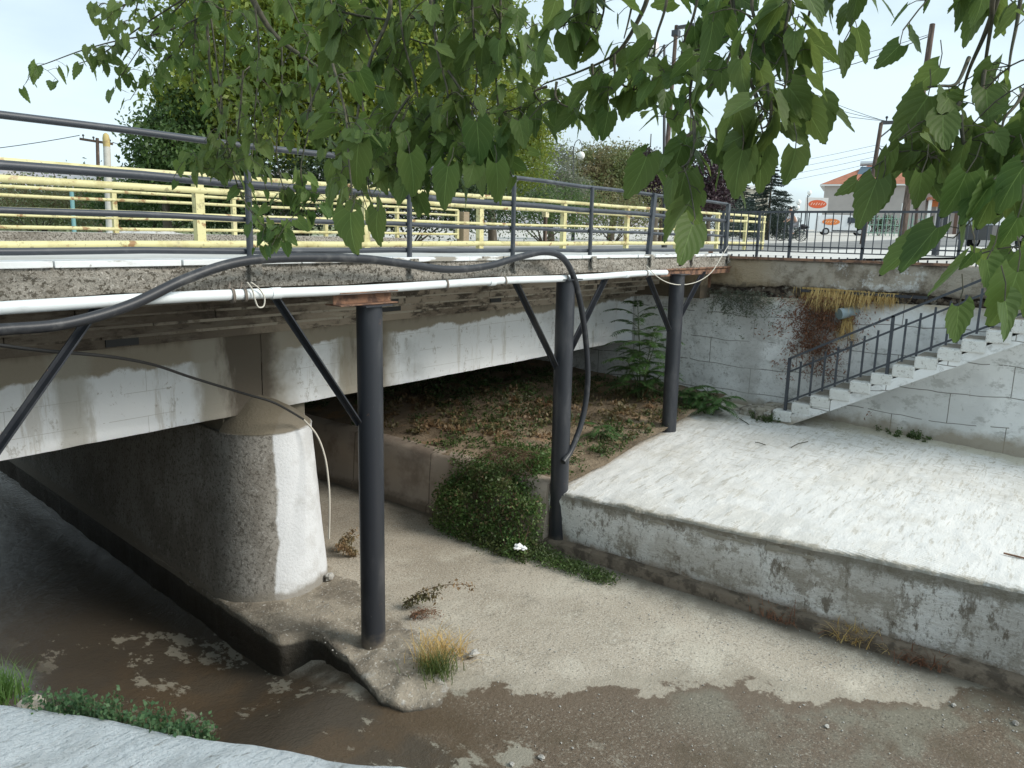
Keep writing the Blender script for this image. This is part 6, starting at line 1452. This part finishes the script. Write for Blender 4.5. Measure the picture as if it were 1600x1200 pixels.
     ([(1488, 215), (1470, 240), (1455, 262), (1450, 270)], 1.5, 1.5, .11, 12, 2),
     ([(1538, 110), (1534, 160), (1546, 225), (1560, 250)], 1.5, 1.5, .10, 18, 5),
     ([(1600, -40), (1590, 30), (1580, 80), (1575, 120)], 1.5, 1.5, .10, 14, 4),
     ([(1630, 60), (1610, 120), (1590, 160), (1570, 200), (1565, 240)], 1.4, 1.4, .11, 20, 6),
     ([(1630, 150), (1600, 200), (1580, 260), (1575, 290)], 1.4, 1.4, .11, 20, 5),
     ([(1500, 180), (1505, 220), (1510, 250), (1500, 280)], 1.45, 1.45, .105, 14, 4),
     ([(1640, 240), (1610, 290), (1600, 330)], 1.35, 1.35, .11, 16, 3),
     ([(1500, -70), (1490, -30), (1480, -22)], 1.6, 1.6, .11, 12, 1),
     ([(1545, -50), (1540, -25), (1525, -18)], 1.6, 1.6, .10, 12, 1),
     ([(1660, 330), (1630, 370), (1600, 385), (1580, 380)], 1.35, 1.3, .10, 14, 3),
     ([(1650, 400), (1620, 420), (1600, 425)], 1.25, 1.2, .11, 14, 2),
    ]
    # foliage out of the frame overhead, which shades the near bank
    for i in range(26):
        x = rnd.uniform(-300, 1900); y = rnd.uniform(-900, -140); ST.append(([(x, y), (x+rnd.uniform(-60, 60), y+70), (x+rnd.uniform(-60, 60), y+rnd.uniform(90, 110))], 2.6+.9*rnd.random(), 2.8, .10, 16, 6))
    for s in ST:
        pts, d0, d1, L_, dens, sd = s; strand(pts, d0, d1, L_, dens, sidel=sd, side=.10)
    # single leaves that stand out against the sky and the water
    ux = (R3 @ Vector((1, 0, 0))); uy = (R3 @ Vector((0, 1, 0)))
    def hero(bx, by, tx, ty, d, wk=1.0, turn=0.0):
        a = AT(bx, by, d); b = AT(tx, ty, d*1.03); nr = camdir+ux*turn+uy*.35
        leaf(a, b-a, nr, (b-a).length, wk); e = a+Vector((0, 0, .05))+ux*rnd.uniform(-.02, .02); tw.tube([e, a.lerp(e, .5)+ux*.004, a], .0012, 4)
    for hl in ((1318, 66, 1322, 120, 1.7, 1.05), (1232, 150, 1252, 210, 1.6), (1243, 232, 1232, 290, 1.55, 1.1), (1378, 285, 1372, 345, 1.5, 1.0), (1425, 235, 1382, 275, 1.5, .95), (1468, 105, 1418, 150, 1.5, 1.05), (1450, 150, 1400, 230, 1.5, 1.1),
               (548, 332, 545, 402, 1.9, 1.0), (590, 330, 580, 390, 2.2, .8), (1070, 270, 1052, 346, 1.7, 1.0), (1010, 245, 985, 318, 1.75, .95), (1160, 235, 1140, 312, 1.6, 1.0), (1232, 60, 1200, 110, 1.7), (912, 45, 890, 92, 2.1), (935, 70, 905, 100, 2.1), (950, 175, 942, 225, 2.1, .9),
               (1498, 478, 1494, 538, 1.2, 1.1), (1542, 405, 1548, 462, 1.2, 1.1), (1590, 425, 1560, 520, 1.1, 1.15), (1590, 340, 1560, 395, 1.2), (1510, 270, 1480, 345, 1.3, 1.1), (1560, 290, 1520, 360, 1.3, 1.1), (1440, 270, 1434, 330, 1.4, 1.05), (1600, 260, 1548, 332, 1.25), (1522, 395, 1500, 425, 1.2, .8), (1570, 470, 1590, 530, 1.1, 1.1),
               (868, 0, 855, 50, 2.2), (1340, -10, 1332, 42, 1.7, 1.05), (1352, -20, 1378, 12, 1.7), (1505, -5, 1480, 18, 1.6, 1.2), (1545, -8, 1520, 22, 1.6, 1.1), (560, 225, 550, 300, 2.2, 1.0), (745, 190, 752, 262, 2.2), (700, 260, 690, 330, 2.1, .9), (775, 255, 785, 322, 2.2, .8), (640, 240, 655, 312, 2.2, .9)): hero(*hl)
    npmesh('leaves', np.concatenate(VA), np.concatenate(FA), leafmat('mulberry leaves', (.046, .098, .023), (.115, .18, .043), (.105, .15, .040), clump=1.6, trans=.4, rough=.55, spec=.3, veins=True), root, uv=np.concatenate(UA), smooth=True)
    br.build('branches', MT['twig'], root); tw.build('twigs', MT['twig'], root)
    print('mulberry leaves', len(VA))
mulberry()
